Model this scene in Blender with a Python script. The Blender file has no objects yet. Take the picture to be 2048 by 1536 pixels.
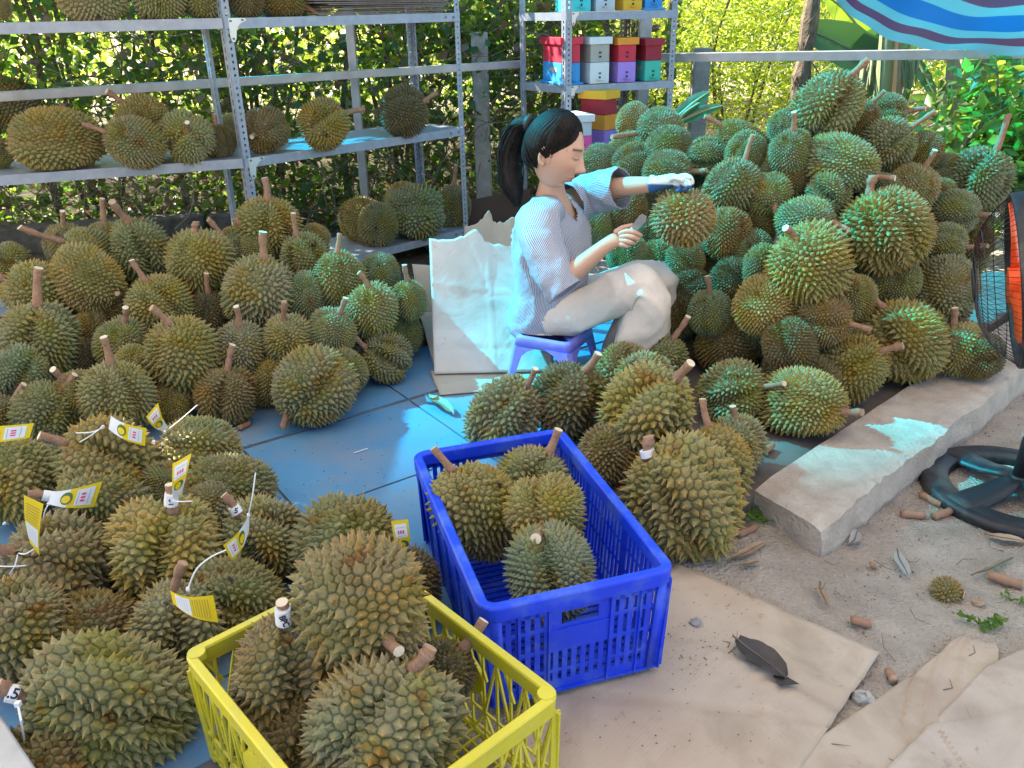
import bpy, bmesh, math, random
import numpy as np
from mathutils import Vector, Matrix, noise

# ------------------------------------------------------------------ camera
FPX, PITCH, ROLL, CAMH = 1670.0, math.radians(24.2), math.radians(1.2), 1.3
scene = bpy.context.scene
_F = Vector((0, math.cos(PITCH), -math.sin(PITCH)))
_r = Vector((1, 0, 0)); _u = Vector((0, math.sin(PITCH), math.cos(PITCH)))
_R = _r*math.cos(ROLL) - _u*math.sin(ROLL)
_U = _u*math.cos(ROLL) + _r*math.sin(ROLL)
CAM = Vector((0, 0, CAMH))
cd = bpy.data.cameras.new('camera'); cam = bpy.data.objects.new('camera', cd)
scene.collection.objects.link(cam)
cd.sensor_width = 36; cd.lens = FPX/2048*36; cd.clip_start = 0.02; cd.clip_end = 300
cam.matrix_world = Matrix(((_R.x, _U.x, -_F.x, 0), (_R.y, _U.y, -_F.y, 0), (_R.z, _U.z, -_F.z, CAMH), (0, 0, 0, 1)))
scene.camera = cam

# ------------------------------------------------------------------ world, sun, exposure
SUN = Vector((-0.62, 0.28, 0.64)).normalized()
w = bpy.data.worlds.new('World'); scene.world = w; w.use_nodes = True
wn = w.node_tree; bg = wn.nodes['Background']
sky = wn.nodes.new('ShaderNodeTexSky'); sky.sky_type = 'NISHITA'; sky.sun_disc = False
sky.sun_elevation = math.asin(SUN.z); sky.sun_rotation = math.atan2(SUN.x, SUN.y)
sky.air_density = 1.0; sky.dust_density = 2.5; sky.ozone_density = 0.6
wn.links.new(sky.outputs[0], bg.inputs[0]); bg.inputs[1].default_value = 0.11
ld = bpy.data.lights.new('sun', 'SUN'); ld.energy = 5.0; ld.angle = math.radians(0.5); ld.color = (1, 0.91, 0.77)
sun = bpy.data.objects.new('sun', ld); scene.collection.objects.link(sun)
sun.rotation_euler = SUN.to_track_quat('Z', 'Y').to_euler()
vs = scene.view_settings
vs.view_transform = 'Standard'; vs.look = 'None'; vs.gamma = 1; vs.use_curve_mapping = False
vs.exposure = 2.15
cy = scene.cycles
cy.use_denoising = True
cy.max_bounces = 8; cy.transparent_max_bounces = 16
cy.sample_clamp_indirect = 6.0
cy.caustics_reflective = False; cy.caustics_refractive = False

# ------------------------------------------------------------------ pixel -> place (photo pixels, 2048 x 1536)
def ray(x, y): return _F + _R*((x-1024)/FPX) - _U*((y-768)/FPX)
def P(x, y, Y):
    d = ray(x, y); return CAM + d*(Y/d.y)
def G(x, y, z=0.0):
    d = ray(x, y); return CAM + d*((z-CAMH)/d.z)

rnd = random.Random(7)
C = scene.collection
def link(o): C.objects.link(o); return o

# ------------------------------------------------------------------ materials
def _lin(c): return (c[0], c[1], c[2], 1)
MATS = {}
def newmat(name):
    m = bpy.data.materials.new(name); m.use_nodes = True; MATS[name] = m
    return m, m.node_tree, m.node_tree.nodes['Principled BSDF']
def mat(name, c1, c2=None, scale=8.0, rough=0.6, bump=0.0, bscale=60.0, metal=0.0, spec=0.4, trans=0.0, detail=5, dirt=None, dscale=3.0, dlo=.5, dhi=.72, coord='Object'):
    m, nt, b = newmat(name)
    b.inputs['Roughness'].default_value = rough; b.inputs['Metallic'].default_value = metal
    b.inputs['Specular IOR Level'].default_value = spec
    N, L = nt.nodes, nt.links
    tc = N.new('ShaderNodeTexCoord')
    last = None
    if c2 is not None:
        n = N.new('ShaderNodeTexNoise'); n.inputs['Scale'].default_value = scale; n.inputs['Detail'].default_value = detail
        L.new(tc.outputs[coord], n.inputs[0])
        r = N.new('ShaderNodeValToRGB'); r.color_ramp.elements[0].position = .32; r.color_ramp.elements[1].position = .68
        r.color_ramp.elements[0].color = _lin(c1); r.color_ramp.elements[1].color = _lin(c2)
        L.new(n.outputs[0], r.inputs[0]); last = r.outputs[0]
    if dirt is not None:
        n2 = N.new('ShaderNodeTexNoise'); n2.inputs['Scale'].default_value = dscale; n2.inputs['Detail'].default_value = 7; n2.inputs['Roughness'].default_value = .65
        L.new(tc.outputs[coord], n2.inputs[0])
        mr = N.new('ShaderNodeMapRange'); mr.inputs[1].default_value = dlo; mr.inputs[2].default_value = dhi
        L.new(n2.outputs[0], mr.inputs[0])
        mx = N.new('ShaderNodeMixRGB'); mx.inputs[2].default_value = _lin(dirt)
        if last: L.new(last, mx.inputs[1])
        else: mx.inputs[1].default_value = _lin(c1)
        L.new(mr.outputs[0], mx.inputs[0]); last = mx.outputs[0]
    if last: L.new(last, b.inputs['Base Color'])
    else: b.inputs['Base Color'].default_value = _lin(c1)
    if bump:
        n3 = N.new('ShaderNodeTexNoise'); n3.inputs['Scale'].default_value = bscale; n3.inputs['Detail'].default_value = 6
        L.new(tc.outputs[coord], n3.inputs[0])
        bp = N.new('ShaderNodeBump'); bp.inputs['Strength'].default_value = bump; bp.inputs['Distance'].default_value = .01
        L.new(n3.outputs[0], bp.inputs['Height']); L.new(bp.outputs[0], b.inputs['Normal'])
    return m
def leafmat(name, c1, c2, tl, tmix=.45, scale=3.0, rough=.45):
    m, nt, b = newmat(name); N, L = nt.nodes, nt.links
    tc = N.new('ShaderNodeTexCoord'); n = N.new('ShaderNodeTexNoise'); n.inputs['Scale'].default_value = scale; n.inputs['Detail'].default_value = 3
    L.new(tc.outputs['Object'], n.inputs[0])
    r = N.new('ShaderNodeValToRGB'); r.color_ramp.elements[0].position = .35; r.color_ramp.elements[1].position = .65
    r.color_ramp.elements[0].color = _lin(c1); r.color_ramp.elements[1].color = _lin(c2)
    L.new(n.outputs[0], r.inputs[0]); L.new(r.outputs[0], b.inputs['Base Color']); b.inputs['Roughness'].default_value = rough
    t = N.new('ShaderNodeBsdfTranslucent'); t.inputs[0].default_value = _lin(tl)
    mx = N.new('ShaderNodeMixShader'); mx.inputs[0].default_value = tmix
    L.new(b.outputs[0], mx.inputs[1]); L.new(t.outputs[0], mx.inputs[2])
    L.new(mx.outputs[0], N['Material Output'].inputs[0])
    return m

# ------------------------------------------------------------------ mesh helpers
class MB:
    def __init__(s): s.v = []; s.f = []; s.m = []; s.uv = {}
    def add(s, vs_, fs_, mi=0):
        o = len(s.v); s.v.extend([Vector(p) for p in vs_])
        for f in fs_: s.f.append([i+o for i in f]); s.m.append(mi)
        return s
    def box(s, c, size, M=None, mi=0, taper=1.0):
        hx, hy, hz = size[0]/2, size[1]/2, size[2]/2
        pts = []
        for z in (-1, 1):
            k = taper if z < 0 else 1
            for x, y in ((-1, -1), (1, -1), (1, 1), (-1, 1)): pts.append(Vector((x*hx*k, y*hy*k, z*hz)))
        if M is not None: pts = [M @ p for p in pts]
        c = Vector(c); pts = [p+c for p in pts]
        return s.add(pts, [(0, 3, 2, 1), (4, 5, 6, 7), (0, 1, 5, 4), (1, 2, 6, 5), (2, 3, 7, 6), (3, 0, 4, 7)], mi)
    def bar(s, a, b, w_, h_, up=Vector((0, 0, 1)), mi=0):
        a, b = Vector(a), Vector(b); d = (b-a); L_ = d.length
        if L_ < 1e-6: return s
        d.normalize(); side = d.cross(up)
        if side.length < 1e-4: side = d.cross(Vector((1, 0, 0)))
        side.normalize(); u = side.cross(d).normalized()
        M = Matrix((side, d, u)).transposed()
        return s.box((a+b)/2, (w_, L_, h_), M, mi)
    def tube(s, pts, rad, n=8, mi=0, caps=True, capmi=None, twist=0):
        pts = [Vector(p) for p in pts]; k = len(pts)
        if not hasattr(rad, '__len__'): rad = [rad]*k
        T = [(pts[min(i+1, k-1)]-pts[max(i-1, 0)]).normalized() for i in range(k)]
        ref = Vector((0, 0, 1)) if abs(T[0].z) < .9 else Vector((1, 0, 0))
        nrm = T[0].cross(ref).normalized(); V_ = []
        for i in range(k):
            nrm = (nrm - T[i]*nrm.dot(T[i])).normalized(); bn = T[i].cross(nrm)
            for j in range(n):
                a = 2*math.pi*j/n; V_.append(pts[i]+(nrm*math.cos(a)+bn*math.sin(a))*rad[i])
        F_ = []
        for i in range(k-1):
            for j in range(n):
                F_.append((i*n+j, i*n+(j+1) % n, (i+1)*n+(j+1) % n, (i+1)*n+j))
        s.add(V_, F_, mi)
        if caps:
            o = len(s.v)-k*n
            s.f.append([o+j for j in reversed(range(n))]); s.m.append(mi)
            s.f.append([o+(k-1)*n+j for j in range(n)]); s.m.append(mi if capmi is None else capmi)
        return s
    def build(s, name, mats, parent=None, smooth=False, off=None, bevel=0):
        if off is None: off = Vector(parent.location) if parent is not None and parent.parent is None else Vector((0, 0, 0))
        me = bpy.data.meshes.new(name)
        me.from_pydata([tuple(p-off) for p in s.v], [], s.f); 
        if not isinstance(mats, (list, tuple)): mats = [mats]
        for m in mats: me.materials.append(m)
        if len(mats) > 1: me.polygons.foreach_set('material_index', s.m)
        if smooth: me.polygons.foreach_set('use_smooth', [True]*len(me.polygons))
        me.update()
        o = link(bpy.data.objects.new(name, me))
        if parent is not None: o.parent = parent
        if bevel:
            bv = o.modifiers.new('bevel', 'BEVEL'); bv.width = bevel; bv.segments = 2; bv.limit_method = 'ANGLE'; bv.angle_limit = .7
        return o
def tag(o, label=None, cat=None, group=None, kind=None):
    if label: o['label'] = label
    if cat: o['category'] = cat
    if group: o['group'] = group
    if kind: o['kind'] = kind
    return o
def empty(name, loc, label, cat, group=None):
    o = link(bpy.data.objects.new(name, None)); o.location = loc; o.empty_display_size = .05
    return tag(o, label, cat, group)
def sub(o, parent_thing):   # mesh built in thing space, hung under a part that sits at the thing's origin
    return o
def cr(pts, n):             # catmull-rom through Vectors / tuples of floats
    A = [np.array(p, float) for p in pts]; out = []
    for i in range(len(A)-1):
        p0, p1, p2, p3 = A[max(i-1, 0)], A[i], A[i+1], A[min(i+2, len(A)-1)]
        for k in range(n):
            t = k/n
            out.append(.5*((2*p1)+(-p0+p2)*t+(2*p0-5*p1+4*p2-p3)*t*t+(-p0+3*p1-3*p2+p3)*t**3))
    out.append(A[-1]); return out
def nz(p, s=1.0): return noise.noise(Vector(p)*s)
# ================================================================== THE SETTING
M_dirt = mat('dirt', (.41, .345, .28), (.54, .465, .385), 9, .95, 1.9, 110, dirt=(.30, .235, .18), dscale=2.2)
M_slab = mat('concrete', (.40, .335, .275), (.52, .45, .375), 14, .9, .7, 90, dirt=(.34, .24, .17), dscale=2.6, dlo=.52, dhi=.7)
M_tile = mat('blue_tile', (.075, .205, .37), (.10, .25, .42), 3, .48, .08, 25, spec=.3, dirt=(.22, .22, .24), dscale=2.4, dlo=.44, dhi=.78)
M_joint = mat('joint', (.10, .09, .085), (.17, .145, .125), 9, .9)
M_steel = mat('galvanised_steel', (.27, .31, .38), (.34, .38, .45), 25, .45, .03, 200, metal=.3, dirt=(.52, .55, .58), dscale=9, dlo=.66, dhi=.74)
M_steel_d = mat('dark_steel', (.16, .16, .17), (.24, .24, .24), 25, .5, .03, 200, metal=.4)
M_rail = mat('rail_steel', (.36, .37, .38), (.46, .46, .46), 14, .4, .05, 80, metal=.3, dirt=(.36, .33, .3), dscale=6)
M_wire = mat('fence_wire', (.30, .28, .25), (.40, .38, .34), 30, .6, metal=.5)
M_conc = mat('old_concrete', (.30, .29, .26), (.42, .40, .36), 12, .95, .8, 60, dirt=(.16, .16, .12), dscale=4)
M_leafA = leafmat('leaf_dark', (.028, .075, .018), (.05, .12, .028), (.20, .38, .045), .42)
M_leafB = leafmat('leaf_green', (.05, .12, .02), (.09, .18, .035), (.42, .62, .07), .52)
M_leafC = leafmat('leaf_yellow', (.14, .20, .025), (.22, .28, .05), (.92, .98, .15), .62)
M_leafD = leafmat('leaf_dry', (.13, .085, .045), (.20, .14, .075), (.25, .16, .07), .25)
M_bark = mat('bark', (.10, .075, .05), (.19, .15, .105), 20, .95, .8, 60)
M_twig = mat('twig', (.13, .10, .07), (.22, .17, .12), 20, .9)

def zg(x, y):                # the ground: beaten earth falling away to the right of the floor
    t = min(max((x-.30)/.75, 0), 1); t = t*t*(3-2*t)
    z = -.022-.075*t
    if y > 3.4: z = min(z, -.03)
    if x < -.2 and y < 5: z = min(z, -.05)
    return z
# --- ground: one sheet to the horizon, finely cut where the camera looks at it
def axis(lo, hi, step, far):
    a = list(np.arange(lo, hi+1e-6, step)); g = step
    l, r = [], []
    x = lo
    while x > -far: g *= 1.45; x -= g; l.append(x)
    g = step; x = hi
    while x < far: g *= 1.45; x += g; r.append(x)
    return l[::-1]+a+r
gx, gy = axis(.05, 2.1, .014, 90), axis(.9, 3.3, .014, 90)
gv = []
for y in gy:
    for x in gx:
        z = zg(x, y)
        if .0 < x < 2.2 and .8 < y < 3.4:
            z += .010*nz((x*3, y*3, 1)) + .006*nz((x*11, y*11, 4)) + .0035*nz((x*34, y*34, 9))
            if .45 < x < 1.25 and 1.2 < y < 1.95:       # boot-sole ridges pressed into the dust
                e = max(0, 1-((x-.80)/.13)**2-((y-1.56)/.16)**2) + max(0, 1-((x-.70)/.12)**2-((y-1.78)/.09)**2)
                z += .0045*min(1, e*1.5)*math.sin((x*.75+y*.66)*150)
        gv.append((x, y, z))
nx = len(gx)
gf = [(j*nx+i, j*nx+i+1, (j+1)*nx+i+1, (j+1)*nx+i) for j in range(len(gy)-1) for i in range(nx-1)]
g = MB(); g.add(gv, gf); o = g.build('ground', M_dirt, smooth=True); tag(o, 'pale sandy dirt ground with tread marks beside the slab', kind='structure')

# --- the blue floor: a bed with tiles laid on it, each its own piece
edge = [(.725, 2.095), (.12, 1.77), (-.13, 1.36), (-.34, .35)]
b = MB()
poly = [(-5, .35), (-.34, .35), (-.13, 1.36), (.12, 1.77), (.725, 2.095), (1.56, 2.90), (2.9, 4.2), (-5, 4.45)]
top = [Vector((x, y, -.006)) for x, y in poly]; bot = [Vector((x, y, -.09)) for x, y in poly]
n = len(poly); b.add(top+bot, [list(range(n))]+[(i, i+n, (i+1) % n+n, (i+1) % n) for i in range(n)])
floor = b.build('floor', M_joint); tag(floor, 'blue tiled floor under the durian heaps', kind='structure')
def clip(pg, poly_):         # convex clip of a tile against the floor outline (kept to its four main sides)
    out = pg
    sides = [((-.34, .35), (-.13, 1.36)), ((-.13, 1.36), (.12, 1.77)), ((.12, 1.77), (.725, 2.095)), ((.725, 2.095), (2.9, 4.2)), ((2.9, 4.2), (-5, 4.45)), ((-5, .4), (-.34, .35))]
    return out
J0 = G(815, 798); dA = (G(890, 772)-G(480, 893)).normalized(); dA.z = 0
dB = Vector((-dA.y, dA.x, 0))
def inside(p):
    x, y = p
    c = False; j = n-1
    for i in range(n):
        xi, yi = poly[i]; xj, yj = poly[j]
        if (yi > y) != (yj > y) and x < (xj-xi)*(y-yi)/(yj-yi)+xi: c = not c
        j = i
    return c
TA, TB = .62, .50
k = 0
bmf = None
def poly_clip(sub_, clipper):
    def ins(p, a, b_): return (b_[0]-a[0])*(p[1]-a[1])-(b_[1]-a[1])*(p[0]-a[0]) >= 0
    def inter(p, q, a, b_):
        d1 = (q[0]-p[0], q[1]-p[1]); d2 = (b_[0]-a[0], b_[1]-a[1]); den = d1[0]*d2[1]-d1[1]*d2[0]
        if abs(den) < 1e-9: return q
        t = ((a[0]-p[0])*d2[1]-(a[1]-p[1])*d2[0])/den
        return (p[0]+d1[0]*t, p[1]+d1[1]*t)
    out = sub_
    for i in range(len(clipper)):
        a, b_ = clipper[i], clipper[(i+1) % len(clipper)]; inp = out; out = []
        for j in range(len(inp)):
            p, q = inp[j-1], inp[j]
            if ins(q, a, b_):
                if not ins(p, a, b_): out.append(inter(p, q, a, b_))
                out.append(q)
            elif ins(p, a, b_): out.append(inter(p, q, a, b_))
        if not out: return []
    return out
conv = [(-5, .36), (-.36, .36), (.10, 1.66), (.715, 2.095), (2.85, 4.18), (-5, 4.44)]
for iA in range(-6, 7):
    for iB in range(-7, 6):
        s = .0045
        gapB = .016 if iB == -1 else s
        a0, a1 = iA*TA+s, (iA+1)*TA-s; b0, b1 = iB*TB+s, (iB+1)*TB-gapB
        q = [J0+dA*a+dB*b_ for a, b_ in ((a0, b0), (a1, b0), (a1, b1), (a0, b1))]
        pg = poly_clip([(p.x, p.y) for p in q], conv)
        if len(pg) < 3: continue
        t = MB(); m_ = len(pg); dz = rnd.uniform(-.0012, .0012)
        t.add([(x, y, dz) for x, y in pg]+[(x, y, -.0055) for x, y in pg], [list(range(m_))]+[(i, i+m_, (i+1) % m_+m_, (i+1) % m_) for i in range(m_)])
        t.build('tile', M_tile, floor)
# --- concrete edge slab, worn along its edge
def slab_mesh():
    A0 = Vector((.700, 2.085, 0)); A1 = Vector((.825, 1.885, 0)); d = Vector((1.10, .995, 0)).normalized()
    Lx, NX, NY = 2.6, 90, 12
    V_, F_ = [], []
    for i in range(NX+1):
        t = i/NX*Lx
        p0 = A0+d*t; p1 = A1+d*t
        wob = .018*nz((t*5, 0, 3))+.010*nz((t*17, 1, 3))
        p1 = p1+Vector((.7, -.7, 0))*wob
        for j in range(NY+1):
            s = j/NY; p = p0.lerp(p1, s)
            z = .018+.004*nz((p.x*9, p.y*9, 2))-.010*max(0, s-.86)/.14*(1+nz((t*30, s*9, 0)))
            if i < 3: z -= .004*(3-i)
            V_.append((p.x, p.y, z))
        for j, (dz, do) in enumerate(((-.035, .006), (-.075, .012), (-.14, .0))):
            q = p1+Vector((.7, -.7, 0))*(do+.007*nz((t*14, dz*40, 7)))
            V_.append((q.x, q.y, dz))
    W_ = NY+4
    for i in range(NX):
        for j in range(W_-1): F_.append((i*W_+j, (i+1)*W_+j, (i+1)*W_+j+1, i*W_+j+1))
    # near end face
    e0 = len(V_)
    for j in range(NY+1):
        x, y, z = V_[j]; V_.append((x-.004, y-.004, -.14+.0*z))
    for j in range(NY): F_.append((j, j+1, e0+j+1, e0+j))
    F_.append((NY, NY+1, NY+2, NY+3, e0+NY))
    return V_, F_
v_, f_ = slab_mesh(); s_ = MB(); s_.add(v_, f_); o = s_.build('concrete_slab', M_slab, smooth=False)
tag(o, 'worn concrete edge slab along the right side of the blue floor', kind='structure')

# --- fence behind: concrete posts, link wire
FENCE = [Vector((-4.6, 4.75, 0)), Vector((-.16, 5.72, 0)), Vector((1.36, 6.2, 0)), Vector((4.6, 6.5, 0))]
fence = empty('chain_link_fence', (-.16, 5.72, -.05), 'rusty chain-link fence on concrete posts behind the racks, overgrown with vines', 'fence')
def fpt(x):
    for a, b_ in zip(FENCE, FENCE[1:]):
        if x <= b_.x: return a.lerp(b_, (x-a.x)/(b_.x-a.x))
    return FENCE[-1]
wm = MB(); px_ = .075; x = -4.5; kk = 0
while x < 4.4:
    base = fpt(x); zz = -.02; pts = []; i = 0
    while zz < 1.75:
        sgn = 1 if (i+kk) % 2 else -1
        q = fpt(x+sgn*px_/2*.98); pts.append(Vector((q.x, q.y+.004*sgn, zz))); zz += px_/2*1.05; i += 1
    wm.tube(pts, .0022, 3, caps=False); x += px_; kk += 1
o = wm.build('link_wire', M_wire, fence); o['kind'] = 'stuff'
for z in (.12, .9, 1.7):
    t = MB(); t.tube([fpt(q)+Vector((0, -.01, z)) for q in np.linspace(-4.5, 4.4, 24)], .002, 4); t.build('straining_wire', M_wire, fence)
for p, h_, w_ in ((Vector((-.16, 5.70, 0)), 1.22, .105), (Vector((1.365, 6.22, 0)), 1.08, .115)):
    m_ = MB(); m_.box(p+Vector((0, 0, h_/2-.05)), (w_, w_, h_)); m_.build('concrete_post', M_conc, fence, bevel=.008)

# --- dark leaf mould under the thicket
fm = MB(); FX = np.linspace(-9, 9, 60); FY = np.linspace(0, 1, 16)
fm.add([(x, fpt(max(-4.6, min(4.6, x))).y-.75+.25*nz((x*1.7, 2, 1))-.75*(x < -.3)+v*7.5, max(.004, .012+.02*nz((x*3, v*20, 5)))) for v in FY for x in FX], [(j*60+i, j*60+i+1, (j+1)*60+i+1, (j+1)*60+i) for j in range(15) for i in range(59)])
o = fm.build('forest_floor', mat('leaf_mould', (.030, .022, .014), (.075, .055, .035), 14, .95, .9, 50), smooth=True); tag(o, 'dark leaf mould on the ground under the thicket', kind='structure')
# --- vegetation
def leaves(name, pts, size, mats, parent=None, asp=.55, flat=0.0, seed=1, wts=None, droop=.3):
    """many small folded leaves, one mesh"""
    rs = np.random.RandomState(seed); pts = np.asarray(pts); N_ = len(pts)
    a = rs.normal(size=(N_, 3)); a[:, 2] = a[:, 2]*.6-droop; a /= np.linalg.norm(a, axis=1)[:, None]
    nn = rs.normal(size=(N_, 3)); nn[:, 2] += flat; bb = np.cross(a, nn); bb /= np.linalg.norm(bb, axis=1)[:, None]
    nn = np.cross(bb, a)
    L_ = (size[0]+(size[1]-size[0])*rs.rand(N_))[:, None]; W_ = L_*asp*.5
    v0 = pts; v1 = pts+a*L_*.45+bb*W_+nn*W_*.35; v2 = pts+a*L_; v3 = pts+a*L_*.45-bb*W_+nn*W_*.35
    V_ = np.stack([v0, v1, v2, v3], 1).reshape(-1, 3)
    off = np.array(parent.location) if parent is not None else np.zeros(3)
    V_ = V_-off
    idx = np.arange(N_)*4
    tri = np.stack([idx, idx+1, idx+2, idx, idx+2, idx+3], 1).reshape(-1)
    me = bpy.data.meshes.new(name); me.vertices.add(len(V_)); me.vertices.foreach_set('co', V_.astype(np.float32).ravel())
    me.loops.add(len(tri)); me.loops.foreach_set('vertex_index', tri.astype(np.int32))
    np_ = len(tri)//3; me.polygons.add(np_); me.polygons.foreach_set('loop_start', (np.arange(np_)*3).astype(np.int32))
    if not isinstance(mats, (list, tuple)): mats = [mats]
    for m in mats: me.materials.append(m)
    mi = rs.choice(len(mats), N_, p=wts); me.polygons.foreach_set('material_index', np.repeat(mi, 2).astype(np.int32))
    me.update(); me.validate()
    o = link(bpy.data.objects.new(name, me))
    if parent is not None: o.parent = parent
    return o
def clumps(rs, c, rad, nc, nl, sp):
    u = rs.normal(size=(nc, 3)); u /= np.linalg.norm(u, axis=1)[:, None]; u *= (rs.rand(nc, 1)**.45)
    cc = np.array(c)+u*np.array(rad)
    s = sp*(.6+.8*rs.rand(nc))
    k = rs.randint(0, nc, nl)
    return cc[k]+rs.normal(size=(nl, 3))*s[k][:, None]*np.array((1, 1, .75))
def shrub(name, label, cat, x, y, h, rad, nl, mats, size, seed, wts=None, asp=.5, group=None, nst=7, z0=.15):
    rs = np.random.RandomState(seed)
    root = empty(name, (x, y, -.05), label, cat, group)
    tr = MB(); tips = []
    for i in range(nst):
        a = rs.rand()*6.28; r0 = rs.rand()*.12; e = Vector((x+math.cos(a)*rad*rs.rand()*.9, y+math.sin(a)*rad*rs.rand()*.6, h*(.6+.4*rs.rand())))
        s = Vector((x+math.cos(a)*r0, y+math.sin(a)*r0, -.05)); m = s.lerp(e, .5)+Vector((rs.normal()*.08, rs.normal()*.08, .05))
        pts = [Vector(p) for p in cr([s, m, e], 5)]; r_ = .011+.012*rs.rand()
        tr.tube(pts, list(np.linspace(r_, r_*.3, len(pts))), 5)
        for q in range(3):
            p = pts[rs.randint(4, len(pts))]; ee = p+Vector((rs.normal()*.25, rs.normal()*.2, .15+.2*rs.rand()))
            tr.tube([p, p.lerp(ee, .5)+Vector((0, 0, .04)), ee], [r_*.4, r_*.3, r_*.15], 4)
    tr.build('trunk', M_bark, root)
    pts = clumps(rs, (x, y, z0+(h-z0)*.55), (rad, rad*.7, (h-z0)*.55), max(12, nl//70), nl, .12*max(1, rad))
    pts = pts[pts[:, 2] > .02]
    leaves('crown', pts, size, mats, root, asp=asp, seed=seed+5, wts=wts)
    return root
# the left thicket is tall and shades the left heap; the right side is open and sunlit
thick = [(-3.9, 5.35, 2.9, .9, 'dark broad-leaved shrub at the left end of the fence'), (-2.75, 5.75, 3.0, .85, 'dark leafy shrub behind the left rack bay'),
         (-1.75, 6.0, 2.8, .8, 'leafy shrub behind the middle post of the left rack'), (-.75, 6.3, 2.6, .75, 'leafy shrub between the rack end and the concrete post'),
         (.25, 6.55, 2.2, .75, 'dark green shrub just right of the short concrete post')]
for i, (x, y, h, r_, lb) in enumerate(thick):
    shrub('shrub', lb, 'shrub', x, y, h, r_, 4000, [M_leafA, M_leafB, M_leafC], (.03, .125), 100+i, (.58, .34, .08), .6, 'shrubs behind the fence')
sunny = [(-4.6, 7.6, 3.4, 1.3, 'sunlit shrub far behind the left rack'), (-2.7, 7.9, 3.2, 1.2, 'sunlit yellow-green shrub behind the left thicket'), (-.9, 8.2, 2.8, 1.1, 'sunlit shrub seen past the end of the left rack'),
         (.9, 7.5, 1.9, .9, 'bright yellow-green shrub behind the hive rack'), (2.0, 7.7, 1.8, .95, 'feathery sunlit shrub right of the hive rack'), (3.1, 7.6, 1.8, .9, 'bright shrub behind the banana plants'),
         (4.3, 7.6, 1.9, .95, 'sunlit bush behind the striped tarp'), (1.5, 9.4, 2.4, 1.3, 'pale sunlit shrub far beyond the tall fence post'), (3.4, 9.6, 2.5, 1.4, 'pale sunlit shrub far behind the brown trunk'), (5.4, 9.2, 2.6, 1.4, 'far sunlit shrub at the right edge')]
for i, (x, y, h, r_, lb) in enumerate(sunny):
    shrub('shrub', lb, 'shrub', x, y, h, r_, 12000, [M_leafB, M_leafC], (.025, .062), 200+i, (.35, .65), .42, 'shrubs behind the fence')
for i, (x, y, h, r_, lb) in enumerate(((2.75, 4.75, .95, .38, 'low green plant beside the right edge, behind the heap and fan'), (3.3, 5.6, 1.1, .5, 'leafy plant behind the sucker at the right edge'))):
    shrub('leafy_plant', lb, 'plant', x, y, h, r_, 2600, [M_leafA, M_leafB], (.05, .11), 300+i, (.4, .6), .5, 'low plants behind the right heap', 4, .02)
rs = np.random.RandomState(5)
pts = np.stack([rs.uniform(-15, 15, 26000), rs.uniform(10.8, 16, 26000), rs.rand(26000)**.8*4.2], 1)
pts[:, 2] *= .6+.4*np.sin(pts[:, 0]*1.3+pts[:, 1])**2
o = leaves('treeline', pts, (.12, .26), [M_leafB, M_leafC], seed=9, wts=(.45, .55), flat=.4); tag(o, 'far sunlit wood behind the shrubs', kind='stuff')
# creeper on the fence
N_ = 8500; X = rs.uniform(-4.5, 1.2, N_); Z = rs.rand(N_)*1.85
dens = np.array([nz((a*1.1, 3, b_*1.3))+.9*(b_ > .55)-.25*(a > -.2) for a, b_ in zip(X, Z)])
keep = dens+rs.rand(N_)*.7 >.62-.25*(Z < .5); X, Z = X[keep], Z[keep]
pts = np.array([(fpt(a).x, fpt(a).y+d_, c_) for a, c_, d_ in zip(X, Z, rs.normal(size=len(X))*.09)])
o = leaves('creeper', pts, (.03, .085), [M_leafA, M_leafB, M_leafD], seed=11, wts=(.60, .14, .26), asp=.75, droop=.7); tag(o, 'leafy creeper growing over the chain-link fence', kind='stuff')
ug = np.stack([rs.uniform(-4.6, .3, 7000), np.zeros(7000), rs.rand(7000)**1.5*.62], 1); ug[:, 1] = [fpt(max(-4.5, a)).y+.15+.9*b_ for a, b_ in zip(ug[:, 0], rs.rand(7000))]
o = leaves('undergrowth', ug, (.04, .10), [M_leafA, M_leafD, M_leafB], seed=13, wts=(.6, .3, .1), asp=.5); tag(o, 'dark undergrowth and dead leaves low behind the fence', kind='stuff')
tw = MB()
for i in range(560):
    x = rs.uniform(-4.4, .95); p = fpt(x)+Vector((0, rs.normal()*.10+.05, rs.uniform(-.02, 1.2))); pts = [p]; d = Vector((rs.normal(), rs.normal()*.25, rs.normal()*.8)).normalized()
    for j in range(6):
        d = (d+Vector((rs.normal()*.45, rs.normal()*.15, rs.normal()*.4))).normalized(); p = p+d*.11; pts.append(p.copy())
    tw.tube(pts, rs.uniform(.0015, .005), 4, caps=False)
o = tw.build('dry_vines', M_twig); tag(o, 'tangle of dry bare vines along the fence', kind='stuff')
for i in range(11):          # thin bare trunks standing in the thicket
    x = (-3.5, -2.9, -2.2, -1.6, -1.1, -.62, .12, .42, .75, .95, 1.15)[i]; y = fpt(x).y+.25+.3*rs.rand()
    root = empty('sapling', (x, y, -.05), 'thin bare sapling trunk in the thicket, %s from the left' % ('first', 'second', 'third', 'fourth', 'fifth', 'sixth', 'seventh', 'eighth', 'ninth', 'tenth', 'eleventh')[i], 'sapling', 'bare saplings behind the fence')
    t = MB(); pts = [Vector(p) for p in cr([(x, y, -.05), (x+.05*rs.normal(), y, .6), (x+.1*rs.normal(), y+.05, 1.3), (x+.18*rs.normal(), y+.1, 2.1)], 4)]
    t.tube(pts, list(np.linspace(.026, .012, len(pts))), 6); t.build('trunk', M_bark, root)
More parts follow.
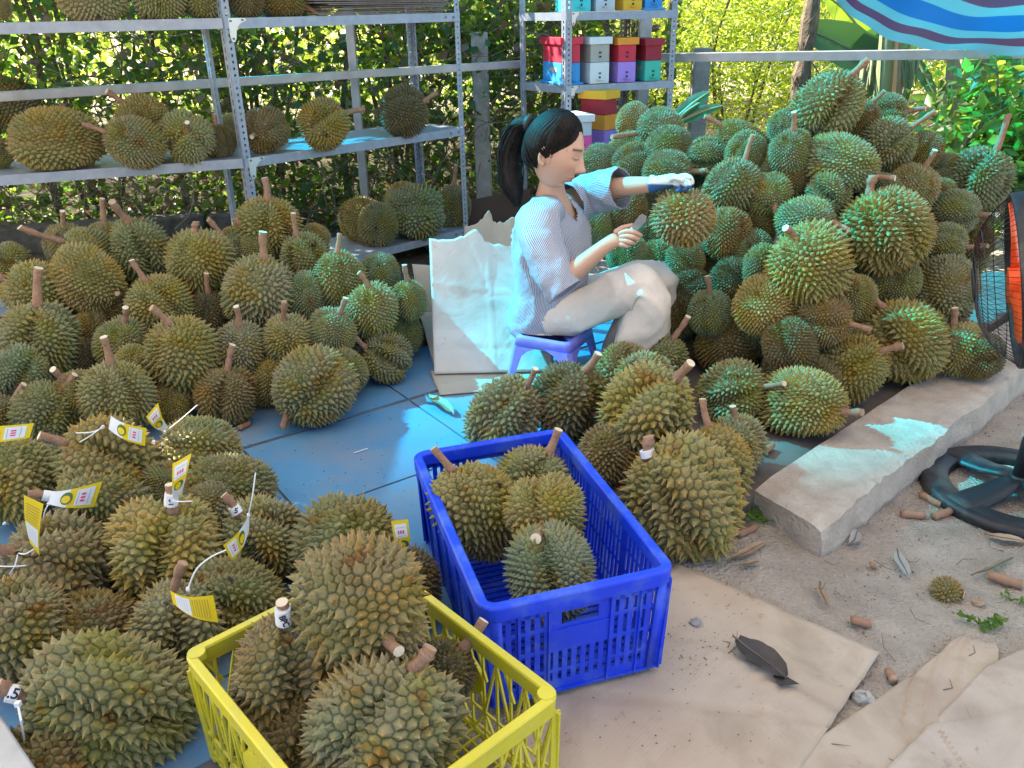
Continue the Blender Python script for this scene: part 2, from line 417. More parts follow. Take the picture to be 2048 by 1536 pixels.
lit_ = np.stack([rs.uniform(-4.2, 2.0, 2200), rs.uniform(4.5, 6.3, 2200), rs.rand(2200)*.03-.02], 1)
o = leaves('leaf_litter', lit_, (.05, .11), [M_leafD, M_leafA], seed=21, wts=(.9, .1), flat=2.5, asp=.45, droop=0); tag(o, 'dry fallen leaves along the foot of the fence', kind='stuff')
t = MB()
for i in range(7):
    x = -4.2+i*.42; p = fpt(x)+Vector((0, -.12, .07)); t.box(p, (.40, .13, .2), Matrix.Rotation(.2+.05*rs.normal(), 3, 'Z'))
o = t.build('stone_footing', mat('mossy_stone', (.05, .045, .035), (.11, .10, .08), 12, .95, .9, 40), bevel=.015); tag(o, 'low grey stone footing along the fence behind the left heap', kind='structure')

# --- banana plants right
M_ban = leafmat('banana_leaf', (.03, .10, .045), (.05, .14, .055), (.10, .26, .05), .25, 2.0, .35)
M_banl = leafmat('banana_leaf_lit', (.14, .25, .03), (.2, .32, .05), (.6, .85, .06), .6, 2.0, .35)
M_bstem = mat('banana_stem', (.16, .22, .10), (.26, .30, .15), 5, .5, .2, 30, dirt=(.20, .13, .07), dscale=3, dlo=.55)
M_bdry = leafmat('banana_dry', (.24, .17, .10), (.38, .30, .20), (.3, .2, .1), .2, 9.0, .8)
def blade(name, base, tip, width, sag, parent, m, side, nseg=12, fold=.25, tear=False):
    base, tip = Vector(base), Vector(tip); mid = base.lerp(tip, .55)+Vector((0, 0, sag))
    pts = [Vector(p) for p in cr([base, mid, tip], nseg//2)]
    side = Vector(side).normalized(); V_, F_ = [], []
    K = len(pts)
    for i, p in enumerate(pts):
        t = i/(K-1); wd = width*math.sin(math.pi*min(1, .06+t*.97))**.6*(1-.25*t)
        T_ = (pts[min(i+1, K-1)]-pts[max(i-1, 0)]).normalized(); s = (side-T_*side.dot(T_)).normalized(); nn = s.cross(T_)
        for q in (-1, -.5, 0, .5, 1):
            rag = 1+(.12*nz((i*3.1, q*7, width*9)) if abs(q) == 1 else 0)
            V_.append(p+s*q*wd*.5*rag+nn*(abs(q)**1.3*fold*wd*.5)+nn*.012*nz((i*.9, q*2, 3)))
    for i in range(K-1):
        for j in range(4):
            if tear and (i*4+j) % 5 == 0 and j in (0, 3): continue
            F_.append((i*5+j, i*5+j+1, (i+1)*5+j+1, (i+1)*5+j))
    b = MB(); b.add(V_, F_); b.tube(pts, list(np.linspace(.012, .003, K)), 5, mi=1)
    return b.build(name, [m, M_bstem], parent, smooth=True)
def banana(px, py_base, Y, h, r_, label, blades, dry, lean=(0, 0)):
    base = P(px, py_base, Y); base.z = -.06
    root = empty('banana_plant', base, label, 'banana plant', 'banana plants behind the right heap')
    t = MB(); pts = [base+Vector((lean[0]*s*h, lean[1]*s*h, s*h)) for s in np.linspace(0, 1, 9)]
    t.tube(pts, [r_*(1-.45*s) for s in np.linspace(0, 1, 9)], 12); t.build('stem', M_bstem, root, smooth=True)
    for i in range(4):      # old sheaths clasping the stem
        a = i*1.7; t = MB(); V_, F_ = [], []
        for q in range(9):
            s = q/8; p = base+Vector((lean[0]*s*h, lean[1]*s*h, (.2*i+s*.8)*h*.75)); rr = r_*(1.06-.4*s)
            for k_ in range(4): V_.append(p+Vector((math.cos(a+(k_-1.5)*.4*(1-s*.7)), math.sin(a+(k_-1.5)*.4*(1-s*.7)), 0))*rr)
        for q in range(8):
            for k_ in range(3): F_.append((q*4+k_, q*4+k_+1, q*4+k_+5, q*4+k_+4))
        t.add(V_, F_); t.build('leaf_sheath', M_bdry if i % 2 else M_bstem, root, smooth=True)
    for (b0, t0, wd, sg, m, sd, tr_) in blades: blade('leaf', b0, t0, wd, sg, root, m, sd, tear=tr_)
    for (b0, t0, wd) in dry: blade('dry_leaf_blade', b0, t0, wd, .02, root, M_bdry, (1, -.3, 0), fold=.7)
    return root
YB = 5.2
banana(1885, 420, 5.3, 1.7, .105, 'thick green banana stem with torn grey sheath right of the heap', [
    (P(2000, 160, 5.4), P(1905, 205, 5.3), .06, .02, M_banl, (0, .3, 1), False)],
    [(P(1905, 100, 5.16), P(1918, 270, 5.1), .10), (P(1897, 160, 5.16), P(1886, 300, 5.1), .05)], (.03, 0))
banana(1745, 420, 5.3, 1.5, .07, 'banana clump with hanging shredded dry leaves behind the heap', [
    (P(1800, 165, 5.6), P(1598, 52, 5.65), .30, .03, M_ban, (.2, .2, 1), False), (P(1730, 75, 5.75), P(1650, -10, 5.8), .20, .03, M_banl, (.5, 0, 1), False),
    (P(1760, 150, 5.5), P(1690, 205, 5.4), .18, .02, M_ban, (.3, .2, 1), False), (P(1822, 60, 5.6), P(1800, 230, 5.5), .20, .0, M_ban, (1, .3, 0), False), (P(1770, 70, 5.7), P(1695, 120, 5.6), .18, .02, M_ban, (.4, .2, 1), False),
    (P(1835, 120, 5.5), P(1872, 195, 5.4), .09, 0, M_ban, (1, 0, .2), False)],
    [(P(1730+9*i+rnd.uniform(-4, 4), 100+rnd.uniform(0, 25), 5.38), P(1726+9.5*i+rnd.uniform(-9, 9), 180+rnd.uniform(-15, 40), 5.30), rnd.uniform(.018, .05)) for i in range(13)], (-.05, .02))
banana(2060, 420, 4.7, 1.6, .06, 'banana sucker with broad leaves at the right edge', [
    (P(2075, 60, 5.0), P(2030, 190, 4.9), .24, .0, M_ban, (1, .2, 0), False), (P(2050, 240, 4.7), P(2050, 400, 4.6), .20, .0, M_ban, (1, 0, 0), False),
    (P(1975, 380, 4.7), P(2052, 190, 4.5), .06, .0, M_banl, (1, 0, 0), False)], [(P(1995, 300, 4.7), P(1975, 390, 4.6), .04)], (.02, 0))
# brown palm-like trunk with hanging fibres, and the two cut palm leaflets on the heap
root = empty('palm_tree', Vector((P(1590, 300, 5.6).x, 5.6, -.06)), 'slender dark brown trunk with shaggy bark behind the heap', 'tree')
t = MB(); bx = P(1592, 200, 5.6); pts = [Vector((bx.x-.02, 5.6, -.06)), Vector((bx.x, 5.6, .6)), Vector((bx.x+.03, 5.6, 1.2)), Vector((bx.x+.05, 5.6, 2.2))]
pts = [Vector(p) for p in cr(pts, 6)]; t.tube(pts, [.05+.010*math.sin(i*2.3) for i in range(len(pts))], 9); t.build('trunk', M_bark, root)
t = MB()
for i in range(60):
    s = rs.rand(); p = pts[int(s*(len(pts)-1))]+Vector((rs.normal()*.035, -.035, 0)); t.tube([p, p+Vector((rs.normal()*.03, -.02, -.10)), p+Vector((rs.normal()*.05, -.015, -.22))], [.005, .004, .001], 4)
o = t.build('bark_fibre', M_twig, root)
pl = empty('palm_leaf', P(1340, 255, 3.85), 'two green palm leaflets sticking up behind the heap', 'palm leaf')
M_palm = leafmat('palm_blade', (.05, .17, .12), (.07, .21, .14), (.1, .3, .1), .2)
for i, (e, wd) in enumerate((((1420, 183), .07), ((1447, 211), .055), ((1400, 205), .04))): blade('leaflet', P(1340, 250+3*i, 3.85), P(e[0], e[1], 3.8), wd, .01, pl, M_palm, (.3, -.2, 1), fold=.5)

# --- steel rails of the shed frame
def rail(name, label, pa, pb, w_, extra):
    root = empty(name, pa, label, 'metal rail'); t = MB(); t.bar(pa, pb, w_, w_); t.build('crossbar', M_rail, root, bevel=.003)
    for (a, b_, ww) in extra: t = MB(); t.bar(a, b_, ww, ww, Vector((0, 1, 0))); t.build('upright', M_rail, root, bevel=.003)
ua, ub = P(696, 55, 5.0), P(739, 400, 5.0)
rail('steel_rail', 'pale square steel rail with one upright behind the left rack', P(-200, 206, 3.75), P(1042, 128, 5.42), .042, [((ua.x, 5.06, 1.9), (ua.x, 5.06, -.05), .045)])
q = P(1287, 150, 5.75)
rail('steel_rail', 'bluish steel rail running right from the hive rack under the tarp', P(1210, 117, 5.72), P(2200, 105, 4.55), .052, [((q.x, 5.77, 1.9), (q.x, 5.77, -.06), .075)])

# --- tarps: striped sheet sagging in at the right, blue sheet roof overhead
def tarpmat(name, stripes, transp, tl=.6, hemw=.03):
    m, nt, b = newmat(name); N, L = nt.nodes, nt.links
    uv = N.new('ShaderNodeUVMap'); sp = N.new('ShaderNodeSeparateXYZ'); L.new(uv.outputs[0], sp.inputs[0])
    fr = N.new('ShaderNodeMath'); fr.operation = 'FRACT'; L.new(sp.outputs[1], fr.inputs[0])
    r = N.new('ShaderNodeValToRGB'); r.color_ramp.interpolation = 'CONSTANT'
    els = r.color_ramp.elements
    for i, (p, c) in enumerate(stripes):
        e = els[i] if i < 2 else els.new(p); e.position = p; e.color = _lin(c)
    L.new(fr.outputs[0], r.inputs[0])
    wv = N.new('ShaderNodeTexChecker'); wv.inputs['Scale'].default_value = 420; wv.inputs[1].default_value = (1, 1, 1, 1); wv.inputs[2].default_value = (.72, .72, .72, 1)
    L.new(uv.outputs[0], wv.inputs[0])
    ml = N.new('ShaderNodeMixRGB'); ml.blend_type = 'MULTIPLY'; ml.inputs[0].default_value = 1; L.new(r.outputs[0], ml.inputs[1]); L.new(wv.outputs[0], ml.inputs[2])
    L.new(ml.outputs[0], b.inputs['Base Color']); b.inputs['Roughness'].default_value = .4
    t = N.new('ShaderNodeBsdfTranslucent'); L.new(ml.outputs[0], t.inputs[0])
    m1 = N.new('ShaderNodeMixShader'); m1.inputs[0].default_value = tl; L.new(b.outputs[0], m1.inputs[1]); L.new(t.outputs[0], m1.inputs[2])
    tp = N.new('ShaderNodeBsdfTransparent')
    tc = N.new('ShaderNodeTexCoord'); nn = N.new('ShaderNodeTexNoise'); nn.inputs['Scale'].default_value = 2.6; nn.inputs['Detail'].default_value = 6; L.new(tc.outputs['Object'], nn.inputs[0])   # grime and doubled patches of the old sheet
    mg = N.new('ShaderNodeMapRange'); mg.inputs[1].default_value = .22; mg.inputs[2].default_value = .50; mg.inputs[3].default_value = .4; mg.inputs[4].default_value = 1; L.new(nn.outputs[0], mg.inputs[0])
    mm = N.new('ShaderNodeMixRGB'); mm.blend_type = 'MULTIPLY'; mm.inputs[0].default_value = 1; L.new(r.outputs[0], mm.inputs[1]); L.new(mg.outputs[0], mm.inputs[2]); hem = N.new('ShaderNodeMapRange'); hem.interpolation_type = 'SMOOTHSTEP'; hem.inputs[1].default_value = .02; hem.inputs[2].default_value = hemw; L.new(sp.outputs[1], hem.inputs[0])   # doubled, grimy front hem
    m5 = N.new('ShaderNodeMixRGB'); m5.blend_type = 'MULTIPLY'; m5.inputs[0].default_value = 1; L.new(mm.outputs[0], m5.inputs[1]); L.new(hem.outputs[0], m5.inputs[2]); L.new(m5.outputs[0], tp.inputs[0])
    m2 = N.new('ShaderNodeMixShader'); m2.inputs[0].default_value = transp; L.new(m1.outputs[0], m2.inputs[1]); L.new(tp.outputs[0], m2.inputs[2])
    L.new(m2.outputs[0], N['Material Output'].inputs[0]); return m
RED, BLU, WHT = (.24, .05, .09), (.02, .12, .30), (.27, .34, .34)
M_tarp = tarpmat('striped_tarp', [(0, WHT), (.22, RED), (.42, WHT), (.62, BLU)], .04, .5)
M_blue = tarpmat('blue_tarp', [(0, (.004, .62, 1.0)), (.5, (.005, .59, .98))], .86, .75, .30)
M_white = tarpmat('pale_tarp', [(0, (.60, .53, .45)), (.5, (.58, .51, .44))], .0, .6)
def sheet(name, f, nu, nv, m, label, uvs=(1, 1)):
    V_ = [f(i/nu, j/nv) for j in range(nv+1) for i in range(nu+1)]
    F_ = [(j*(nu+1)+i, j*(nu+1)+i+1, (j+1)*(nu+1)+i+1, (j+1)*(nu+1)+i) for j in range(nv) for i in range(nu)]
    b = MB(); b.add(V_, F_); o = b.build(name, m, smooth=True)
    uvl = o.data.uv_layers.new(name='UVMap')
    for lp in o.data.loops:
        i = lp.vertex_index; uvl.data[lp.index].uv = ((i % (nu+1))/nu*uvs[0], (i//(nu+1))/nv*uvs[1])
    return tag(o, label, 'tarp')
def f_str(u, v):             # v = 0 at the low edge by the rail, 1 up under the roof
    lo = cr([P(1640, -30, 4.15), P(1700, 30, 4.2), P(1770, 72, 4.25), P(1850, 96, 4.3), P(1940, 104, 4.3), P(2060, 106, 4.2), P(2300, 100, 4.1)], 8)
    k_ = u*(len(lo)-1); i = min(int(k_), len(lo)-2); a = Vector(lo[i]).lerp(Vector(lo[i+1]), k_-i)
    hi = Vector((1.30+u*1.9, 2.9, 2.2))
    p = a.lerp(hi, v); p.z -= .16*math.sin(math.pi*v)*(.6+.4*math.sin(math.pi*u)); p.y += .02*nz((u*6, v*5, 2)); p.z += .02*nz((u*7, v*6, 5))
    return p
sheet('striped_tarp', f_str, 48, 40, M_tarp, 'sagging red, white and blue striped tarp above the right heap', (1, 4.4))
def f_roof(u, v): x, y = -2.95+u*6.4, 2.96+v*2.45; return Vector((x, y, 2.42-.12*math.sin(u*9.4)**2-.10*math.sin(math.pi*v)+.05*nz((x*1.3, y*1.3, 0))))
sheet('blue_tarp', f_roof, 50, 20, M_blue, 'translucent blue tarp roof stretched above the heaps', (3, 1))
def f_fr(u, v):
    x_ = -6.0+u*9.4; x, y = x_, .3+v*(2.78+.05*math.sin(x_*5)); return Vector((x, y, 2.45-.06*math.sin(u*12)**2+.04*nz((x, y, 3))))
sheet('pale_tarp', f_fr, 40, 16, M_white, 'pale grey tarp roof above the front of the stall', (3, 1))

def f_lf(u, v): x, y = -6.8+u*4.0, 3.15+v*2.0; return Vector((x, y, 2.5-.07*math.sin(u*9)**2+.04*nz((x, y, 6))))
sheet('pale_tarp', f_lf, 24, 16, M_white, 'pale grey tarp roof above the left heap', (2, 1))
# ================================================================== RACKS
def perf_post(base, h, d1, d2, m, parent, w_=.036):
    """slotted steel angle: two flanges, each two rails bridged between punched holes"""
    b = MB(); th = .0022; base = Vector(base)
    for d, slot in ((Vector(d1).normalized(), .011), (Vector(d2).normalized(), .022)):
        nrm = Vector((-d.y, d.x, 0)); M = Matrix((d, nrm, Vector((0, 0, 1)))).transposed()
        e = w_*.36
        for c in (e/2+.001, w_-e/2): b.box(base+d*c+Vector((0, 0, h/2)), (e, th, h), M)
        z = .02; k = 0
        while z < h:
            hole = slot; br = .016 if slot < .02 else .014
            b.box(base+d*(w_*.5)+Vector((0, 0, z)), (w_*.30, th*.9, br), M); z += hole+br; k += 1
    return b.build('post', m, parent)
def shelf(parent, a, b_, depthv, z, m, lip=.042, name='shelf'):
    """pressed-steel shelf: deck with turned-down lips; a, b_ front corners"""
    a, b_, dv = Vector(a), Vector(b_), Vector(depthv); a.z = b_.z = 0
    t = MB(); d = (b_-a).normalized(); n_ = dv.normalized(); th = .003
    Z = Vector((0, 0, z))
    q = [a+n_*.004, b_+n_*.004, b_+dv-n_*.004, a+dv-n_*.004]
    t.add([p+Z for p in q]+[p+Z-Vector((0, 0, th)) for p in q], [(0, 1, 2, 3), (7, 6, 5, 4), (0, 4, 5, 1), (1, 5, 6, 2), (2, 6, 7, 3), (3, 7, 4, 0)])
    dz = Vector((0, 0, z-lip/2+.001))
    for p0, p1 in ((a, b_), (a+dv, b_+dv), (a+n_*.003+d*.001, a+dv-n_*.003+d*.001), (b_+n_*.003-d*.001, b_+dv-n_*.003-d*.001)):
        t.bar(p0+dz, p1+dz, th, lip)
    return t.build(name, m, parent)
M_gus = mat('gusset_steel', (.62, .63, .62), None, rough=.35, metal=.5)
M_bolt = mat('bolt_steel', (.20, .20, .20), None, rough=.35, metal=.6)
def gusset(parent, p, d, nout, s=.085):
    d = Vector(d).normalized(); no = Vector(nout).normalized()*.004; Zv = Vector((0, 0, 1)); t = MB()
    pr = [(0, .012), (.95, .012), (.98, -.12), (.62, -.25), (.40, -.5), (.32, -.95), (.22, -1.1), (.08, -1.1), (0, -.9)]
    pts = [p+d*(x*s)+Zv*(y*s)+no for x, y in pr]; pts2 = [q-no*.6 for q in pts]; n_ = len(pts)
    t.add(pts+pts2, [list(range(n_)), list(reversed(range(n_, 2*n_)))]+[(i, (i+1) % n_, (i+1) % n_+n_, i+n_) for i in range(n_)])
    o = t.build('gusset', M_gus, parent)
    for x, y in ((.12, -.12), (.78, -.08), (.16, -.95)):
        t = MB(); c = p+d*(x*s)+Zv*(y*s)+no; t.tube([c, c+no*1.2], .0052, 6); t.build('bolt', M_bolt, parent)
RC = G(487, 318, .70); RR = G(928, 255, .70); RL = G(0, 352, .70)
RC.z = RR.z = RL.z = 0; RL = RC+(RL-RC)*1.28
d2 = (RR-RC).normalized(); n2 = Vector((-d2.y, d2.x, 0)); d1 = (RC-RL).normalized(); n1 = Vector((-d1.y, d1.x, 0)); DEP = .41
rack = empty('steel_shelf_rack', (RC.x, RC.y, 0), 'long grey slotted-angle steel rack of two bays holding durians, left', 'shelf rack')
nc = (n1+n2).normalized()
for p, da, db in ((RC, d2, n2), (RC+nc*DEP, d2, -n2), (RR, -d2, n2), (RR+n2*DEP, -d2, -n2), (RL, d1, n1), (RL+n1*DEP, d1, -n1)):
    perf_post((p.x, p.y, -.03), 2.0, da, db, M_steel, rack)
SH = {'B': .135, 'M': .70, 'T': 1.285}
for zz in SH.values():
    o_ = -.004
    shelf(rack, RC+d2*.003-n2*.003, RR-d2*.002-n2*.003, n2*(DEP+.004), zz, M_steel)
    shelf(rack, RL-n1*.003, RC-d1*.004-n1*.003, n1*(DEP+.004), zz+.0015, M_steel)
    if zz > .3: gusset(rack, RC+Vector((0, 0, zz))+d2*.02-n2*.003, d2, -n2)
    for q in (.045, .10):
        c = RR-d2*q-n2*.005+Vector((0, 0, zz-.02)); t = MB(); t.tube([c, c-n2*.005], .006, 6); t.build('bolt', M_bolt, rack)
# flattened cartons stacked on the top shelf
M_cardk = mat('carton_dark', (.17, .13, .11), (.24, .19, .16), 18, .85)
st = empty('carton_stack', RC.lerp(RR, .6)+Vector((0, 0, 1.285)), 'stack of flattened dark brown cartons on the top shelf of the left rack', 'cardboard')
for i in range(16):
    t = MB(); c = RC.lerp(RR, .655)+n2*(.20+.012*rnd.uniform(-1, 1))+d2*rnd.uniform(-.035, .035)+Vector((0, 0, 1.291+i*.0085))
    a = math.atan2(d2.y, d2.x)+rnd.uniform(-.03, .03); M = Matrix.Rotation(a, 3, 'Z') @ Matrix.Rotation(rnd.uniform(-.006, .006), 3, 'Y')
    t.box(c, (.80+rnd.uniform(-.04, .04), .40, .0055), M); t.build('carton_sheet', M_cardk, st)

# rack of bee hives
hFL, hFR, hBL = P(1131, 172, 5.0), P(1347, 165, 5.22), P(1041, 172, 5.32)
for p in (hFL, hFR, hBL): p.z = 0
hd = (hFR-hFL); hn = (hBL-hFL); hBR = hFR+hn
r2 = empty('steel_shelf_rack', (hFL.x, hFL.y, -.03), 'small grey slotted-angle rack holding coloured bee hives behind the woman', 'shelf rack')
for p, da, db in ((hFL, hd, hn), (hFR, -hd, hn), (hBL, hd, -hn), (hBR, -hd, -hn)): perf_post((p.x, p.y, -.03), 2.0, da, db, M_steel if p is not hBR else M_steel_d, r2)
HZ = (.47, .895, 1.275)
for zz in HZ: shelf(r2, hFL-hn.normalized()*.004, hFR-hn.normalized()*.004, hn*1.02, zz, M_steel)
for zz in HZ:
    gusset(r2, hFL+Vector((0, 0, zz))+hd.normalized()*.03-hn.normalized()*.004, hd, -hn, .06)
HC = dict(red=(.62, .035, .07), dred=(.33, .02, .04), blue=(.04, .30, .66), grey=(.40, .40, .36), white=(.66, .72, .74), org=(.80, .30, .03), lav=(.42, .25, .72),
          teal=(.06, .52, .38), cyan=(.05, .60, .62), amb=(.80, .45, .03), orange=(.70, .27, .03), purp=(.28, .17, .52), pink=(.70, .10, .36), pale=(.50, .58, .62))
HM = {k_: mat('hive_'+k_, tuple(c*.92 for c in v), v, 10, .55, .12, 60, dirt=(.40, .38, .33), dscale=5, dlo=.64, dhi=.78) for k_, v in HC.items()}
M_black = mat('black_hole', (.02, .02, .02), None)
hu, hv = hd.normalized(), hn.normalized()
def hive(corner, wd, dp, tiers, lidc, label, lidh=.038, base=None, yaw=0.0, lipo=.012):
    """corner: near-left-bottom corner; tiers bottom-up (colour, height)"""
    Rz = Matrix.Rotation(yaw, 3, 'Z'); u, v = Rz @ hu, (Rz @ Vector((-hu.y, hu.x, 0))); u = u.normalized()
    root = empty('bee_hive', corner, label, 'bee hive', 'wooden bee hives')
    M = Matrix((u, v, Vector((0, 0, 1)))).transposed(); z = corner.z+.002
    def bx(nm, w_, d_, h_, zc, col, du=0, dvv=0, bev=.002):
        t = MB(); t.box(corner+u*(wd/2+du)+v*(dp/2+dvv)+Vector((0, 0, zc-corner.z)), (w_, d_, h_), M); return t.build(nm, HM[col] if col in HM else col, root, bevel=bev)
    if base: bx('base_board', wd+.03, dp+.03, .012, z+.006, base); z += .0125
    for i, (c, h_) in enumerate(tiers):
        bx('hive_box', wd-.0015*i, dp-.0015*i, h_-.002, z+h_/2, c)
        if i == 0 or h_ > .09:
            t = MB(); cc = corner+u*(wd*.5)+v*(-.001)+Vector((0, 0, z-corner.z+h_*.30)); t.tube([cc, cc-v*.004], .006, 8); t.build('entrance_hole', M_black, root)
            if i == 0 and c in ('blue', 'lav', 'teal'):
                t = MB(); t.box(corner-u*.001+v*(dp*.42)+Vector((0, 0, z-corner.z+h_*.62)), (.002, dp*.42, .022), M); t.build('label_plate', HM['grey'], root)
            if i == 0: t = MB(); t.box(cc-v*.010+Vector((0, 0, -.012)), (.035, .02, .005), M); t.build('landing_ledge', HM[c], root)
            for q in range(2):      # the small black painted mark above the hole
                t = MB(); t.box(cc-v*.0012+Vector((0, 0, .022))+u*(.009*(q-.5)), (.006, .0015, .010), M); t.build('painted_mark', M_black, root)
        z += h_
    bx('lid', wd+2*lipo, dp+2*lipo, lidh, z+lidh/2-.004, lidc)
    return root
def hc(px, py, z): p = G(px, py, z) if abs(py-16) > 60 else P(px, py, 5); p.z = z; return p
def oncorner(px, z, k=.012):  # point on the shelf front line seen at px
    best = min((i/400 for i in range(401)), key=lambda s: abs(proj(hFL.lerp(hFR, s)+Vector((0, 0, z)))[0]-px)); q = hFL.lerp(hFR, best)+hv*k; q.z = z; return q
def proj(p):
    d = Vector(p)-CAM; z = d.dot(_F); return (1024+FPX*d.dot(_R)/z, 768-FPX*d.dot(_U)/z)
hive(oncorner(1136, HZ[1], .03)-hu*.02, .115, .29, [('blue', .105), ('red', .10)], 'red', 'hive with red lid, red upper box and blue lower box, leftmost on the middle shelf', base='blue', yaw=.0)
hive(oncorner(1183, HZ[1]), .118, .24, [('white', .115), ('grey', .10)], 'white', 'weathered grey and white hive with white lid on the middle shelf')
hive(oncorner(1238, HZ[1]), .112, .24, [('lav', .112), ('red', .095)], 'org', 'hive with orange lid over a red and a lavender box')
hive(oncorner(1292, HZ[1]), .104, .24, [('teal', .112), ('dred', .085)], 'dred', 'hive with dark red lid and box over a teal green box')
hive(oncorner(1146, HZ[2]), .115, .24, [('cyan', .115), ('pale', .1)], 'white', 'turquoise hive at the left end of the top shelf')
hive(oncorner(1195, HZ[2]), .115, .24, [('pale', .115), ('grey', .1)], 'white', 'pale grey hive on the top shelf beside the turquoise one')
hive(oncorner(1250, HZ[2]), .115, .24, [('amb', .115), ('org', .1)], 'white', 'golden yellow hive on the top shelf')
hive(oncorner(1293, HZ[2]), .108, .22, [('blue', .115), ('pale', .1)], 'white', 'sky blue hive at the right end of the top shelf', base='blue')
q = P(1208, 303, 4.95); z0 = q.z
hive(q, .125, .17, [('purp', .112), ('orange', .085), ('dred', .09)], 'amb', 'tall hive with amber lid over red, orange and purple boxes, low behind the head', lidh=.045, yaw=.55, lipo=.012)
q2 = P(1150, 312, 4.75); hive(q2, .105, .2, [('pink', .10), ('pale', .08)], 'white', 'pink and pale blue hive with white lid half hidden by the woman', yaw=.1)
q3 = P(1262, 290, 5.05); hive(q3, .17, .2, [('pale', .15)], 'grey', 'hive with grey lid mostly hidden behind pale durians', lidh=.04, yaw=.1)
t = MB(); t.add([hFL+hu*-.05+Vector((0, 0, z0-.004))+hv*.0, hFR+Vector((0, 0, z0-.004)), hBR+Vector((0, 0, z0-.004)), hBL+Vector((0, 0, z0-.004))], [(0, 1, 2, 3)])

# ================================================================== CARDBOARD
def wear(m):                 # corrugation lines, grime blots and scuffs of used cartons
    nt = m.node_tree; N, L = nt.nodes, nt.links; b = N['Principled BSDF']; src = b.inputs['Base Color'].links[0].from_socket
    tc = N.new('ShaderNodeTexCoord'); n = N.new('ShaderNodeTexNoise'); n.inputs['Scale'].default_value = 22; n.inputs['Detail'].default_value = 8; n.inputs['Roughness'].default_value = .75; L.new(tc.outputs['Object'], n.inputs[0])
    mr = N.new('ShaderNodeMapRange'); mr.inputs[1].default_value = .60; mr.inputs[2].default_value = .72; L.new(n.outputs[0], mr.inputs[0])
    mx = N.new('ShaderNodeMixRGB'); mx.blend_type = 'MULTIPLY'; mx.inputs[2].default_value = (.62, .56, .50, 1); L.new(mr.outputs[0], mx.inputs[0]); L.new(src, mx.inputs[1])
    n2 = N.new('ShaderNodeTexNoise'); n2.inputs['Scale'].default_value = 4; n2.inputs['Detail'].default_value = 6; n2.inputs['Distortion'].default_value = 1.2; L.new(tc.outputs['Object'], n2.inputs[0])
    m2 = N.new('ShaderNodeMapRange'); m2.inputs[1].default_value = .50; m2.inputs[2].default_value = .66; L.new(n2.outputs[0], m2.inputs[0])
    mx2 = N.new('ShaderNodeMixRGB'); mx2.blend_type = 'MULTIPLY'; mx2.inputs[2].default_value = (.80, .78, .76, 1); L.new(m2.outputs[0], mx2.inputs[0]); L.new(mx.outputs[0], mx2.inputs[1]); L.new(mx2.outputs[0], b.inputs['Base Color'])
    wv = N.new('ShaderNodeTexWave'); wv.inputs['Scale'].default_value = 38; wv.inputs['Distortion'].default_value = .6; mp = N.new('ShaderNodeMapping'); mp.inputs['Rotation'].default_value = (0, 0, .75); L.new(tc.outputs['Object'], mp.inputs[0]); L.new(mp.outputs[0], wv.inputs[0])
    ad = N.new('ShaderNodeMath'); ad.operation = 'MULTIPLY_ADD'; ad.inputs[1].default_value = .025; L.new(wv.outputs[0], ad.inputs[0]); L.new(n2.outputs[0], ad.inputs[2])
    bp = N.new('ShaderNodeBump'); bp.inputs['Strength'].default_value = .35; bp.inputs['Distance'].default_value = .02; L.new(ad.outputs[0], bp.inputs['Height']); L.new(bp.outputs[0], b.inputs['Normal'])
M_card = mat('cardboard', (.42, .335, .25), (.49, .40, .305), 5, .85, .12, 40, dirt=(.36, .28, .22), dscale=3.5, dlo=.55, dhi=.8)
M_card2 = mat('cardboard_pale', (.44, .37, .30), (.50, .43, .35), 5, .85, .12, 40, dirt=(.42, .34, .27), dscale=3, dlo=.55, dhi=.8)
M_card3 = mat('cardboard_bleached', (.56, .53, .48), (.62, .59, .54), 4, .85, dirt=(.50, .45, .38), dscale=3, dlo=.5, dhi=.75)
for m_ in (M_card, M_card2, M_card3):
    wear(m_)
M_brown = mat('brown_board', (.07, .045, .035), (.09, .06, .045), 6, .8)
def fold(u, v, creases):
    return sum(h_*math.exp(-(((u*cu+v*cv)-c)/s)**2) for cu, cv, c, s, h_ in creases)
def carton(name, corners, label, m, zoff=.004, creases=(), curl=(), rag=0.0, follow=True, th=.0035, nu=36, nv=36, rip=.002, group=None):
    """a flattened carton lying on the ground; corners counter-clockwise"""
    c = [Vector(q) for q in corners]; V_ = []
    for j in range(nv+1):
        for i in range(nu+1):
            u, v = i/nu, j/nv
            p = (c[0].lerp(c[1], u)).lerp(c[3].lerp(c[2], u), v)
            if rag:
                if j == nv: p += (c[3]-c[0]).normalized()*rag*(nz((u*9, 2, zoff*50))+.6*nz((u*27, 5, zoff*50)))
                if i == 0 or i == nu: p += (c[1]-c[0]).normalized()*rag*.3*nz((u*3, v*8, zoff*90))
            z = zoff+rip*nz((p.x*5, p.y*5, zoff*40))+fold(u, v, creases)
            for (cu, cv, rr, h_) in curl:
                d = math.hypot(u-cu, v-cv); z += h_*max(0, 1-d/rr)**2
            base = zg(p.x, p.y) if follow else 0
            V_.append((p.x, p.y, p.z*0+base+z))
    F_ = [(j*(nu+1)+i, j*(nu+1)+i+1, (j+1)*(nu+1)+i+1, (j+1)*(nu+1)+i) for j in range(nv) for i in range(nu)]
    b = MB(); b.add(V_, F_); o = b.build(name, m, smooth=True)
    so = o.modifiers.new('thick', 'SOLIDIFY'); so.thickness = th; so.offset = 1
    return tag(o, label, 'cardboard', group)
Z = lambda x, y: G(x, y, -.03)
